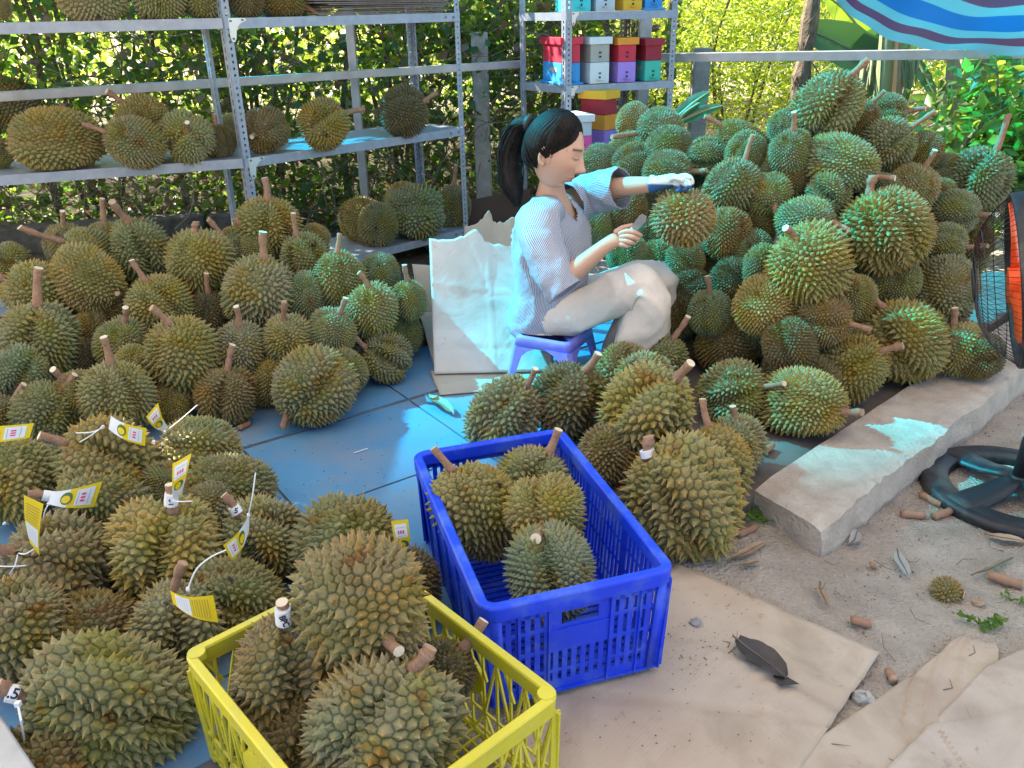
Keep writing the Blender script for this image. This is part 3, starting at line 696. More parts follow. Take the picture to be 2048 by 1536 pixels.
carton('cardboard_sheet', [Z(905, 1600), Z(1590, 1560), Z(1765, 1278), Z(1352, 1140)], 'large flattened brown carton lying on dirt under the blue crate, dead leaf on it', M_card, .012,
       creases=[(0, 1, .36, .008, -.008), (0, 1, .60, .025, .012), (.3, 1, .75, .012, .008), (.2, 1, .98, .012, -.008), (1, 0, .55, .006, -.005), (1, .5, .95, .010, .006)], rip=.007)
Z2 = lambda x, y: G(x, y, -.09)
carton('cardboard_sheet', [Z2(1480, 1640), Z2(2000, 1640), Z2(1995, 1296), Z2(1925, 1274)], 'grey-brown carton strip on the dirt, partly under another at the lower right', M_card, .012, creases=[(.9, 1, .95, .03, .010), (.9, 1, .75, .02, -.008), (.9, 1, 1.2, .015, .006)], rip=.003, rag=.01)
carton('cardboard_sheet', [Z2(1700, 1640), Z2(2300, 1640), Z2(2300, 1180), Z2(1966, 1345)], 'warm brown carton overlapping at the lower right corner', M_card2, .018, creases=[(0, 1, .5, .02, .006), (1, .3, .6, .01, -.004)], rip=.005)
F0 = lambda x, y: G(x, y, 0)
carton('cardboard_sheet', [F0(880, 792), F0(1150, 770), F0(1150, 735), F0(860, 745)], 'small carton offcut on the blue floor in front of the purple stool', M_card2, .003, follow=False, rag=.006)
def leaning(corners, label, m, rag=0.0, creases=(), bulge=0.0, nu=44, nv=50, th=.004):
    """a carton sheet standing on its edge and leaning back; corners bottom-left, bottom-right, top-right, top-left"""
    c = [Vector(q) for q in corners]; nrm = (c[1]-c[0]).cross(c[3]-c[0]).normalized(); V_ = []
    if nrm.dot(CAM-c[0]) < 0: nrm = -nrm
    for jj in range(nv+1):
        for ii in range(nu+1):
            u, v = ii/nu, jj/nv
            p = (c[0].lerp(c[1], u)).lerp(c[3].lerp(c[2], u), v)
            if rag and jj > nv*.6: p += (c[3]-c[0]).normalized()*rag*((jj/nv-.6)/.4)*(.5*nz((u*5, 2, 7.3))+.22*nz((u*17, 5, 3.1))+max(0, .9-abs(u-.40)*9)-.35*(u > .47))
            d = fold(u, v, creases)+.004*nz((u*2, v*2, rag*50))+.0010*nz((u*9, v*9, 4))+bulge*(1-v)**3
            V_.append(p+nrm*d)
    F_ = [(jj*(nu+1)+ii, jj*(nu+1)+ii+1, (jj+1)*(nu+1)+ii+1, (jj+1)*(nu+1)+ii) for jj in range(nv) for ii in range(nu)]
    b = MB(); b.add(V_, F_); o = b.build('cardboard_sheet', m, smooth=True); so = o.modifiers.new('thick', 'SOLIDIFY'); so.thickness = th; so.offset = -1
    return tag(o, label, 'cardboard')
leaning([F0(850, 690), F0(1000, 690), P(1000, 540, 3.52), P(824, 528, 3.50)], 'carton edge poking out left from behind the big pale carton', M_card2)
leaning([F0(866, 726), F0(1000, 726), P(1000, 640, 3.30), P(838, 622, 3.28)], 'lowest torn carton corner beside the left heap', M_card2)
leaning([F0(870, 750), F0(1108, 744), P(1085, 482, 3.42), P(858, 474, 3.30)], 'big pale carton leaning upright behind the woman, torn along its top', M_card3, rag=.05, bulge=.03,
        creases=[(1, 0, .22, .006, .003), (1, 0, .50, .006, .003), (0, 1, .17, .010, -.006), (.1, 1, .66, .008, .003), (1, .45, .75, .008, -.003)])
leaning([P(925, 560, 3.6), P(1040, 560, 3.6), P(1045, 425, 3.75), P(930, 450, 3.65)], 'curled torn carton standing just behind the big pale one', M_card2, rag=.05)
bb = empty('brown_board', P(960, 450, 5.0), 'dark brown board standing behind the cartons, beside the rack', 'board')
t = MB(); a, b_ = P(868, 400, 5.0), P(1050, 378, 5.0)
for p in (a, b_): pass
t.add([P(868, 500, 5.0), P(1060, 500, 5.15), P(1060, 378, 5.15), P(868, 415, 5.0)]+[p+Vector((.01, .03, 0)) for p in (P(868, 500, 5.0), P(1060, 500, 5.15), P(1060, 378, 5.15), P(868, 415, 5.0))],
      [(0, 1, 2, 3), (7, 6, 5, 4), (0, 4, 5, 1), (1, 5, 6, 2), (2, 6, 7, 3), (3, 7, 4, 0)]); t.build('panel', M_brown, bb)

# ================================================================== CRATES
def plastic(name, c, c2, dirt, rough=.42):
    m = mat(name, c, c2, 6, rough, .08, 90, spec=.45, dirt=dirt, dscale=11, dlo=.48, dhi=.78)
    return m
M_blue_p = plastic('blue_plastic', (.006, .045, .66), (.008, .055, .74), (.10, .19, .60))
M_yel_p = plastic('yellow_plastic', (.60, .52, .025), (.69, .61, .05), (.50, .48, .10))
class Frame:
    def __init__(s, o, u, v): s.o, s.u, s.v = o, u, v
    def p(s, a, b, z): return s.o+s.u*a+s.v*b+Vector((0, 0, z))
def rrect(L, W, r, n=6):
    pts = []
    for cx_, cy_, a0 in ((W/2-r, L/2-r, 0), (-W/2+r, L/2-r, 90), (-W/2+r, -L/2+r, 180), (W/2-r, -L/2+r, 270)):
        for i in range(n+1): a = math.radians(a0+90*i/n); pts.append((cx_+r*math.cos(a), cy_+r*math.sin(a)))
    return pts
def ring_strip(b, fr, prof, L, W, r):
    """sweep a (offset, z) profile round a rounded rectangle"""
    rows = [[fr.p(x, y, z) for x, y in rrect(L+2*o, W+2*o, max(.004, r+o))] for o, z in prof]; n_ = len(rows[0]); k = len(rows)
    b.add([p for r_ in rows for p in r_], [(i*n_+j, i*n_+(j+1) % n_, ((i+1) % k)*n_+(j+1) % n_, ((i+1) % k)*n_+j) for i in range(k) for j in range(n_)])
RBF = [G(q[0], q[1], .268) for q in ((962, 1208), (1352, 1142), (1135, 866), (818, 897))]
bc = sum(RBF, Vector())/4; vl = ((RBF[2]-RBF[1])+(RBF[3]-RBF[0])).normalized(); vl.z = 0; vl.normalize(); ul = Vector((vl.y, -vl.x, 0))
BL_, BW_, BH_ = .655, .405, .274
bcr = empty('plastic_crate', (bc.x, bc.y, -.006), 'blue slotted plastic crate holding four durians', 'crate')
bf = Frame(Vector((bc.x, bc.y, -.006)), ul, vl)
b = MB(); ring_strip(b, bf, [(.004, BH_-.034), (.004, BH_-.004), (0, BH_), (-.016, BH_), (-.019, BH_-.004), (-.019, BH_-.034)], BL_, BW_, .035)
b.build('rim', M_blue_p, bcr, smooth=False, bevel=.0015)
b = MB(); TP = .045
ring_strip(b, bf, [(-.026, .004), (-.010, .004), (-.006, .010), (-.012, .022), (-.028, .022)], BL_-.02, BW_-.02, .03); b.build('foot_rim', M_blue_p, bcr, bevel=.0012)
def wall(fr, a0, b0, a1, b1, name, ncell, rows, handle, solid=None):
    """one slotted wall between two corner points of the rim, leaning in towards the foot"""
    b = MB(); P0, P1 = Vector((a0, b0)), Vector((a1, b1)); d = (P1-P0); Lw = d.length; d /= Lw; inn = Vector((-d.y, d.x))
    zt, zb = BH_-.030, .012
    def q(s, z, off=0):
        k = (zt-z)/(zt-zb)*.014; c = P0+d*(Lw*.5+(s-.5)*Lw*(1-.02*(zt-z)/(zt-zb)))+inn*(k+off); return fr.p(c.x, c.y, z)
    th = .0035
    def slab(s0, s1, z0, z1, o0=0, o1=th):
        pts = [q(s0, z0, o0), q(s1, z0, o0), q(s1, z1, o0), q(s0, z1, o0), q(s0, z0, o1), q(s1, z0, o1), q(s1, z1, o1), q(s0, z1, o1)]
        b.add(pts, [(0, 1, 2, 3), (7, 6, 5, 4), (0, 4, 5, 1), (1, 5, 6, 2), (2, 6, 7, 3), (3, 7, 4, 0)])
    zr = np.linspace(zb, zt, rows+1); hb = .0075
    e = .028/Lw
    for i, z in enumerate(zr):
        if handle and i == rows: 
            slab(0, 1, z-.020, z+.002); continue
        slab(0, 1, z-hb/2 if i else z, z+hb/2 if i else z+.03, .0003, th+.0003)
    slab(.0, e, zb, zt); slab(1-e, 1.0, zb, zt)
    for i in range(ncell+1):
        s = e+(1-2*e)*i/ncell; wv = .0058/Lw
        if handle and .34 < s < .66:
            slab(s-wv, s+wv, zr[0], zr[rows-2]); continue
        slab(s-wv, s+wv, zb, zt)
    for s in ((.333, .667) if handle else ()) : slab(s-.006, s+.006, zb, zt, -.006, th)
    for s in ((.17, .83) if handle else np.linspace(.0, 1, 7)[1:-1]): slab(s-.0035, s+.0035, zb, zt, -.006, th)
    if handle:
        slab(.327, .40, zr[rows-1]-.01, zt, 0, th-.0004); slab(.60, .673, zr[rows-1]-.01, zt, 0, th-.0004)
        slab(.33, .67, zr[rows-2]-.004, zr[rows-1]-.004, -.0015, th+.001)
    return b.build(name, M_blue_p, bcr)
hw, hl = BW_/2-.004, BL_/2-.004
wall(bf, -hw, -hl, hw, -hl, 'end_wall', 17, 4, True); wall(bf, hw, hl, -hw, hl, 'end_wall', 17, 4, True)
wall(bf, hw, -hl, hw, hl, 'side_wall', 30, 4, False); wall(bf, -hw, hl, -hw, -hl, 'side_wall', 30, 4, False)
b = MB()
for i in range(-9, 10): b.bar(bf.p(i*.0195, -hl+.012, .012), bf.p(i*.0195, hl-.012, .012), .011, .004)
for i in range(-15, 16): b.bar(bf.p(-hw+.012, i*.0205, .0165), bf.p(hw-.012, i*.0205, .0165), .012, .004)
b.build('base_grid', M_blue_p, bcr)
for sx, sy in ((-1, -1), (1, -1), (1, 1), (-1, 1)):
    b = MB(); pts = []
    for i in range(7):
        a = math.atan2(sy, sx)+math.radians(-45+15*i); 
        for z, k in ((BH_-.03, 0), (.02, .012)): pts.append(bf.p(sx*(BW_/2-.037-k)+.036*math.cos(a), sy*(BL_/2-.037-k)+.036*math.sin(a), z))
    b.add(pts, [(2*i, 2*i+2, 2*i+3, 2*i+1) for i in range(6)]); o = b.build('corner_post', M_blue_p, bcr, smooth=True); so = o.modifiers.new('t', 'SOLIDIFY'); so.thickness = .004
# yellow lattice crate
YA, YB_, YC = (G(q[0], q[1], .255) for q in ((372, 1308), (756, 1116), (1063, 1430)))
yu = (YB_-YA); YW = yu.length; yu.z = 0; yu.normalize(); yv0 = (YC-YB_); yv = Vector((yu.y, -yu.x, 0)); YL = yv0.dot(yv)
yo = YA+yu*(YW/2)+yv*(YL/2); yo.z = .004
ycr = empty('plastic_crate', yo, 'yellow lattice plastic crate in the foreground with durians piled in it', 'crate')
yf = Frame(Vector((yo.x, yo.y, .004)), yu, -yv)
YH = .255; yl, yw = YL/2, YW/2
b = MB(); ring_strip(b, yf, [(.003, YH-.040), (.006, YH-.003), (.004, YH), (-.010, YH), (-.012, YH-.004), (-.007, YH-.040)], YL, YW, .022); b.build('rim', M_yel_p, ycr, bevel=.001)
for sx, sy in ((-1, -1), (1, -1), (1, 1), (-1, 1)):
    b = MB(); c0 = (sx*(yw-.014), sy*(yl-.014))
    pr = [yf.p(c0[0]+.016*math.cos(a), c0[1]+.016*math.sin(a), z) for z in (YH-.012, YH+.002) for a in np.linspace(0, 6.283, 13)[:-1]]
    b.add(pr, [(i, (i+1) % 12, (i+1) % 12+12, i+12) for i in range(12)]+[list(range(12, 24))]); b.build('corner_cap', M_yel_p, ycr, bevel=.001)
    b = MB()
    for z0, z1, k in ((.0, YH-.04, .010),):
        b.bar(yf.p(sx*(yw-.012), sy*(yl-.002), z0), yf.p(sx*(yw-.004), sy*(yl-.002), z1), .02, .004, yv); b.bar(yf.p(sx*(yw-.002), sy*(yl-.012), z0), yf.p(sx*(yw-.002), sy*(yl-.004), z1), .02, .004, yu)
    b.build('corner_post', M_yel_p, ycr)
def ywall(P0, P1, name, medallion=True):
    b = MB(); P0, P1 = Vector(P0), Vector(P1); d = P1-P0; Lw = d.length; d = d/Lw
    out = yf.u*d.y+yf.v*(-d.x)
    q = lambda s, z: yf.p((P0+d*s*Lw).x, (P0+d*s*Lw).y, z)
    zt, zm, zb = YH-.038, .075, .006
    bars = []
    n_ = max(4, round(Lw/.075))
    for i in range(n_):
        s0, s1 = i/n_, (i+1)/n_; m_ = (s0+s1)/2
        bars += [(s0, zt, m_, zm), (m_, zm, s1, zt), (m_, zt, m_, zb), (s0, zb, m_, zm), (m_, zm, s1, zb), (s0, zt, s0, zb)]
        bars += [(s0+.3*(s1-s0), zt, s0+.62*(s1-s0), zt-.06)]
    bars += [(0, zm, 1, zm), (0, .012, 1, .012), (0, .028, 1, .028)]
    for s0, z0, s1, z1 in bars: b.bar(q(s0, z0), q(s1, z1), .005, .0042, out)
    o = b.build('lattice_wall', M_yel_p, ycr)
    if medallion:
        c = q(.5, .145); u_ = (yf.u*d.x+yf.v*d.y); b = MB()
        pts = [c+u_*(.075*math.cos(a))+Vector((0, 0, .052*math.sin(a)))-out*.004 for a in np.linspace(0, 6.283, 33)[:-1]]; p2 = [p+out*.007 for p in pts]
        b.add(pts+p2, [list(range(32)), list(reversed(range(32, 64)))]+[(i, i+32, (i+1) % 32+32, (i+1) % 32) for i in range(32)]); b.build('oval_plate', M_yel_p, ycr)
e_ = .004
ywall((-yw+e_, yl-e_), (yw-e_, yl-e_), 'w', False); ywall((yw-e_, yl-e_), (yw-e_, -yl+e_), 'w'); ywall((yw-e_, -yl+e_), (-yw+e_, -yl+e_), 'w'); ywall((-yw+e_, -yl+e_), (-yw+e_, yl-e_), 'w')
b = MB()
for i in range(-9, 10): b.bar(yf.p(i*yw/9.3, -yl+.006, .006), yf.p(i*yw/9.3, yl-.006, .006), .004, .006)
for i in range(-13, 14): b.bar(yf.p(-yw+.006, i*yl/13.3, .0075), yf.p(yw-.006, i*yl/13.3, .0075), .004, .006)
b.build('base_grid', M_yel_p, ycr)

# ================================================================== STOOL
M_stool = plastic('lilac_plastic', (.20, .19, .74), (.24, .22, .80), (.3, .28, .7), .35)
sc_ = (F0(1058, 728)+F0(1075, 770)+F0(1170, 745))/3+Vector((.03, .06, 0)); sc_ = G(1112, 681, .205); sc_.z = 0; sc_.y += .11; SHh = .205
stl = empty('plastic_stool', (sc_.x, sc_.y, 0), 'low lilac plastic stool the woman sits on', 'stool')
sr = Matrix.Rotation(math.radians(-28), 3, 'Z'); top_, bot_ = .112, .140
def sq(k, z, n_=4, r=.02): return [sc_+sr @ Vector((x, y, z)) for x, y in rrect(2*k, 2*k, r, n_)]
b = MB(); rows = [sq(top_-.014, SHh), sq(top_-.004, SHh-.002), sq(top_, SHh-.010), sq(top_+.004, SHh-.040), sq(top_-.002, SHh-.040)]; n_ = len(rows[0])
b.add([p for r_ in rows for p in r_], [(i*n_+j, i*n_+(j+1) % n_, (i+1)*n_+(j+1) % n_, (i+1)*n_+j) for i in range(4) for j in range(n_)]+[list(range(n_))]); b.build('seat', M_stool, stl, smooth=True)
for sx, sy in ((-1, -1), (1, -1), (1, 1), (-1, 1)):
    b = MB(); V_ = []
    zs = (SHh-.036, SHh-.055, SHh-.075, SHh-.11, .0); ws = (.098, .062, .042, .036, .030)
    for z, wv in zip(zs, ws):
        k = top_+.003+(bot_-top_)*(SHh-.036-z)/(SHh-.036)
        for a, c in ((k-wv, k), (k-.012, k), (k, k-.012), (k, k-wv)): V_.append(sc_+sr @ Vector((sx*a, sy*c, z)))
    b.add(V_, [(i*4+j, i*4+j+1, (i+1)*4+j+1, (i+1)*4+j) for i in range(4) for j in range(3)])
    o = b.build('leg', M_stool, stl); so = o.modifiers.new('t', 'SOLIDIFY'); so.thickness = .004
b = MB(); c = sc_+sr @ Vector((-top_-.0062, -.03, SHh-.022)); b.box(c, (.0015, .022, .013), sr); b.build('sticker', mat('sticker', (.6, .65, .6), None), stl)

# ================================================================== FAN
M_fblk = mat('fan_black', (.012, .013, .016), (.02, .02, .024), 12, .46, .05, 80, spec=.45, dirt=(.13, .115, .10), dscale=9, dlo=.5, dhi=.9)
M_forg = mat('fan_orange', (.86, .10, .02), (.92, .13, .03), 5, .3, spec=.5)
fc = P(2042, 562, 2.15); fb = G(2032, 988, -.095)
fan = empty('pedestal_fan', (fb.x, fb.y, -.095), 'black pedestal fan with orange blades at the right edge', 'fan')
ax = (_R*.90-_F*.43+Vector((0, 0, .06))).normalized(); fu = ax.cross(Vector((0, 0, 1))).normalized(); fw = fu.cross(ax)
fR = .232
def fp(r_, a, h_): return fc+fu*(r_*math.cos(a))+fw*(r_*math.sin(a))+ax*h_
b = MB(); K = 64
rows = [(fR, -.020), (fR+.004, -.016), (fR+.004, .016), (fR, .020), (fR-.006, .016), (fR-.006, -.016)]
V_ = [fp(r_, 2*math.pi*i/K, h_) for i in range(K) for r_, h_ in rows]
b.add(V_, [(i*6+j, ((i+1) % K)*6+j, ((i+1) % K)*6+(j+1) % 6, i*6+(j+1) % 6) for i in range(K) for j in range(6)]); b.build('grille_ring', M_fblk, fan, smooth=True)
for sg, dpt in ((-1, .095), (1, .075)):
    b = MB()
    for i in range(78):
        a = 2*math.pi*i/78; pts = []
        for q in range(9):
            t_ = q/8; r_ = .045+(fR-.047)*t_; pts.append(fp(r_, a+(.25*(1-t_)), sg*(.015+dpt*(1-t_**2.6))))
        b.tube(pts, .0009, 3, caps=False)
    for r_ in (.09, .15, .20):
        t_ = (r_-.045)/(fR-.047); b.tube([fp(r_, 2*math.pi*i/48, sg*(.015+dpt*(1-t_**2.6))) for i in range(49)], .0013, 4, caps=False)
    o = b.build('wire_grille', M_fblk, fan)
    b = MB(); b.tube([fp(0, 0, sg*(dpt+.008)), fp(0, 0, sg*(dpt+.020))], .048, 24); b.build('grille_hub', M_fblk, fan, bevel=.003)
for i in range(3):
    b = MB(); V_ = []; a0 = i*2.0944
    for q in range(9):
        r_ = .035+.180*q/8; hw_ = .35+.58*math.sin(math.pi*min(1, q/8*.8+.1))
        for k in range(9):
            a = a0+hw_*(k/4-1); V_.append(fp(r_, a, -.022+.042*(k/8)+.01*math.sin(k)))
    b.add(V_, [(q*9+k, q*9+k+1, (q+1)*9+k+1, (q+1)*9+k) for q in range(8) for k in range(8)]); o = b.build('blade', M_forg, fan, smooth=True); so = o.modifiers.new('t', 'SOLIDIFY'); so.thickness = .003
b = MB(); b.tube([fp(0, 0, -.03), fp(0, 0, .045)], [.04, .034], 20); b.build('blade_hub', M_forg, fan)
b = MB(); b.tube([fp(0, 0, .10), fp(0, 0, .14), fp(0, 0, .22), fp(0, 0, .235)], [.06, .068, .06, .04], 18); b.build('motor_housing', M_fblk, fan, smooth=True)
tp = fc+ax*.15
b = MB(); b.tube([fb+Vector((0, 0, .05)), fb+Vector((.0, 0, .18)), fb+Vector((.0, 0, .24)), Vector((tp.x, tp.y, tp.z-.05))], [.024, .022, .014, .012], 14); b.build('pole', M_fblk, fan, smooth=True)
b = MB(); FR_ = .27; K = 56
rows = [(FR_-.080, .0), (FR_, 0), (FR_+.005, .005), (FR_-.002, .026), (FR_-.014, .031), (FR_-.076, .030)]
V_ = [fb+Vector((r_*math.cos(2*math.pi*i/K), r_*math.sin(2*math.pi*i/K), h_)) for i in range(K) for r_, h_ in rows]
b.add(V_, [(i*6+j, ((i+1) % K)*6+j, ((i+1) % K)*6+(j+1) % 6, i*6+(j+1) % 6) for i in range(K) for j in range(6)]); b.build('base_ring', M_fblk, fan, smooth=True)
for i in range(4):
    a = math.radians(200+90*i); d = Vector((math.cos(a), math.sin(a), 0)); s = Vector((-d.y, d.x, 0)); b = MB(); V_ = []
    for r_, wv, h_ in ((.02, .030, .062), (.06, .038, .054), (.11, .044, .040), (.19, .050, .030), (.25, .060, .026)):
        for q, dz in ((-1, -.012), (-.6, 0), (.6, 0), (1, -.012)): V_.append(fb+d*r_+s*q*wv+Vector((0, 0, h_+dz)))
    b.add(V_, [(q*4+k, q*4+k+1, (q+1)*4+k+1, (q+1)*4+k) for q in range(4) for k in range(3)]); o = b.build('base_spoke', M_fblk, fan, smooth=True); so = o.modifiers.new('t', 'SOLIDIFY'); so.thickness = .005
b = MB(); b.tube([fb+Vector((0, 0, .045)), fb+Vector((0, 0, .07))], [.045, .03], 18); b.build('base_socket', M_fblk, fan)

# grey metal leg at the lower left corner
t = MB(); t.bar(G(-30, 1480, .12), G(70, 1640, .12), .06, .12); o = t.build('metal_beam', M_rail, bevel=.004); tag(o, 'pale grey metal beam cutting the lower left corner', 'metal beam')
# striped sign edge at the left: white paper sheet under the stem
t = MB(); 
# ================================================================== THE WOMAN
M_skin = mat('skin', (.50, .29, .205), (.56, .34, .245), 9, .5, .12, 220, spec=.3)
M_hair = mat('hair', (.008, .007, .007), (.018, .014, .013), 40, .6, .2, 160, spec=.14)
M_trou = mat('trousers', (.64, .56, .49), (.71, .63, .56), 5, .85, .9, 11)
M_shoe = mat('shoe', (.015, .015, .018), (.03, .03, .035), 20, .7)
def stripemat():
    m, nt, b = newmat('striped_cloth'); N, L = nt.nodes, nt.links
    uv = N.new('ShaderNodeUVMap'); sp = N.new('ShaderNodeSeparateXYZ'); L.new(uv.outputs[0], sp.inputs[0])
    f = N.new('ShaderNodeMath'); f.operation = 'FRACT'; L.new(sp.outputs[0], f.inputs[0])
    p = N.new('ShaderNodeMath'); p.operation = 'PINGPONG'; p.inputs[1].default_value = .5; L.new(f.outputs[0], p.inputs[0])
    r = N.new('ShaderNodeMapRange'); r.inputs[1].default_value = .20; r.inputs[2].default_value = .27; L.new(p.outputs[0], r.inputs[0])
    mx = N.new('ShaderNodeMixRGB'); mx.inputs[1].default_value = (.53, .545, .61, 1); mx.inputs[2].default_value = (.15, .165, .245, 1); L.new(r.outputs[0], mx.inputs[0])
    L.new(mx.outputs[0], b.inputs['Base Color']); b.inputs['Roughness'].default_value = .8
    tc = N.new('ShaderNodeTexCoord'); n3 = N.new('ShaderNodeTexNoise'); n3.inputs['Scale'].default_value = 26; L.new(tc.outputs['Object'], n3.inputs[0])
    bp = N.new('ShaderNodeBump'); bp.inputs['Strength'].default_value = .35; bp.inputs['Distance'].default_value = .02; L.new(n3.outputs[0], bp.inputs['Height']); L.new(bp.outputs[0], b.inputs['Normal'])
    return m
M_shirt = stripemat()
wo = Vector((.16, 3.02, 0))
woman = empty('person', wo, 'woman with black ponytail and striped blouse seated on the lilac stool, trimming a durian', 'person')
lv = Vector((.50, .86, 0)).normalized(); fv = Vector((lv.y, -lv.x, 0))   # her left / her front
UPV = Vector((0, 0, 1))
def skin_obj(name, verts, edges, root, m, sub_=2):
    me = bpy.data.meshes.new(name); me.from_pydata([tuple(Vector(v[0])-wo) for v in verts], edges, []); me.materials.append(m)
    o = link(bpy.data.objects.new(name, me)); o.parent = woman
    sk = o.modifiers.new('skin', 'SKIN'); sk.use_smooth_shade = True
    ly = me.skin_vertices[0].data if me.skin_vertices else None
    if ly is None:
        bm_ = bmesh.new(); bm_.from_mesh(me); bm_.verts.layers.skin.verify(); bm_.to_mesh(me); bm_.free(); ly = me.skin_vertices[0].data
    for i, v in enumerate(verts):
        r_ = v[1]; ly[i].radius = (r_, r_) if not hasattr(r_, '__len__') else r_; ly[i].use_root = (i == root)
    ss = o.modifiers.new('sub', 'SUBSURF'); ss.levels = sub_; ss.render_levels = sub_
    return o
# joints (photo pixel, distance)
J = dict(pelv=P(1098, 632, 3.02), waist=P(1105, 560, 3.02), chest=P(1106, 470, 3.02), neck=P(1098, 402, 3.00), nk2=P(1102, 372, 2.98), head=P(1108, 340, 2.97),
         rs=P(1070, 432, 2.86), re=P(1122, 565, 2.72), rw=P(1210, 492, 2.74), ls=P(1160, 392, 3.16), le=P(1240, 374, 3.06), lw=P(1312, 368, 2.96),
         rh=P(1094, 640, 2.96), rk=P(1284, 574, 2.81), ra=P(1216, 700, 2.98), rt=P(1232, 740, 2.86), lh=P(1125, 625, 3.12), lk=P(1318, 548, 3.06), la=P(1300, 690, 3.18), lt=P(1330, 722, 3.08))
# right hand round the knife handle
hand = P(1240, 474, 2.745)
V_ = [(J['pelv'], .075), (J['waist'], .085), (J['chest'], .105), (J['neck'], .060), (J['nk2'], .047), (J['head'], .045),
      (J['rs'], .055), (J['re'], .038), (J['rw'], .026), (hand, (.034, .020)),
      (J['ls'], .055), (J['le'], .037), (J['lw'], .027),
      (J['rh'], .04), (J['rk'], .042), (J['ra'], .034), (J['rt'], .030), (J['lh'], .04), (J['lk'], .042), (J['la'], .034), (J['lt'], .030)]
E_ = [(0, 1), (1, 2), (2, 3), (3, 4), (4, 5), (2, 6), (6, 7), (7, 8), (8, 9), (2, 10), (10, 11), (11, 12), (0, 13), (13, 14), (14, 15), (15, 16), (0, 17), (17, 18), (18, 19), (19, 20)]
mid = J['re'].lerp(J['rw'], .45); V_.append((mid, .036)); E_.remove((7, 8)); E_ += [(7, len(V_)-1), (len(V_)-1, 8)]
mid = J['le'].lerp(J['lw'], .35); V_.append((mid, .036)); E_.remove((11, 12)); E_ += [(11, len(V_)-1), (len(V_)-1, 12)]
body = skin_obj('body', V_, E_, 0, M_skin)
# fingers: short chains rooted in the palm, curled round the handle
def fingers(name, chains, m):
    V_, E_ = [], []
    for ch in chains:
        o_ = len(V_)
        for p, r_ in ch: V_.append((p, r_))
        E_ += [(o_+i, o_+i+1) for i in range(len(ch)-1)]
    o = skin_obj(name, V_, E_, 0, m, 2)
    ly = o.data.skin_vertices[0].data; k = 0
    for ch in chains: ly[k].use_root = True; k += len(ch)
    return o
ch = [[(P(1236, 470, 2.745), .012), (P(1254, 462, 2.722), .0098), (P(1268, 464, 2.708), .0088), (P(1279, 470, 2.715), .0078), (P(1283, 471, 2.735), .0066)],
      [(P(1238, 475, 2.738), .012), (P(1256, 472, 2.712), .0098), (P(1268, 475, 2.700), .0088), (P(1276, 479, 2.712), .0076), (P(1277, 477, 2.735), .0066)],
      [(P(1236, 481, 2.735), .011), (P(1253, 482, 2.708), .0092), (P(1263, 485, 2.700), .0084), (P(1268, 486, 2.715), .0072), (P(1267, 481, 2.735), .0064)],
      [(P(1233, 486, 2.735), .0105), (P(1246, 490, 2.712), .0084), (P(1254, 492, 2.706), .0075), (P(1258, 491, 2.720), .0066), (P(1257, 486, 2.735), .006)],
      [(P(1228, 468, 2.755), .013), (P(1243, 457, 2.765), .0108), (P(1256, 453, 2.762), .0092), (P(1268, 450, 2.752), .0075)]]
fingers('hand', ch, M_skin)
# gloved left hand gripping the stem from above
def glovemat():
    m, nt, b = newmat('work_glove'); N, L = nt.nodes, nt.links
    g_ = N.new('ShaderNodeNewGeometry'); sp = N.new('ShaderNodeSeparateXYZ'); tc = N.new('ShaderNodeTexCoord'); L.new(tc.outputs['Object'], sp.inputs[0])
    r = N.new('ShaderNodeMapRange'); zc = P(1345, 372, 2.95).z-wo.z; r.inputs[1].default_value = zc+.008; r.inputs[2].default_value = zc+.014; L.new(sp.outputs[2], r.inputs[0])
    mx = N.new('ShaderNodeMixRGB'); mx.inputs[1].default_value = (.02, .09, .26, 1); mx.inputs[2].default_value = (.62, .66, .68, 1); L.new(r.outputs[0], mx.inputs[0]); L.new(mx.outputs[0], b.inputs['Base Color'])
    b.inputs['Roughness'].default_value = .75; return m
M_glove = glovemat()
V_ = [(P(1296, 368, 2.975), .034), (P(1308, 368, 2.965), .036), (P(1326, 364, 2.955), (.030, .026)), (P(1344, 360, 2.945), (.036, .024)), (P(1358, 358, 2.94), (.034, .02))]
glove = skin_obj('glove', V_, [(i, i+1) for i in range(4)], 2, M_glove)
ch = [[(P(1350, 357, 2.955), .012), (P(1370, 351, 2.955), .0112), (P(1381, 356, 2.94), .0105), (P(1384, 366, 2.925), .010), (P(1380, 373, 2.915), .009)],
      [(P(1350, 358, 2.94), .012), (P(1368, 356, 2.93), .0112), (P(1378, 364, 2.915), .0105), (P(1380, 373, 2.905), .010), (P(1373, 378, 2.905), .009)],
      [(P(1350, 362, 2.93), .012), (P(1364, 364, 2.915), .011), (P(1372, 372, 2.90), .0105), (P(1371, 379, 2.895), .0095), (P(1364, 381, 2.90), .009)],
      [(P(1346, 366, 2.925), .011), (P(1354, 371, 2.91), .010), (P(1360, 377, 2.90), .0095), (P(1358, 382, 2.90), .009), (P(1352, 382, 2.905), .008)],
      [(P(1338, 362, 2.93), .014), (P(1350, 353, 2.905), .012), (P(1361, 358, 2.89), .0112), (P(1371, 363, 2.885), .010)]]
fingers('glove_fingers', ch, M_glove)

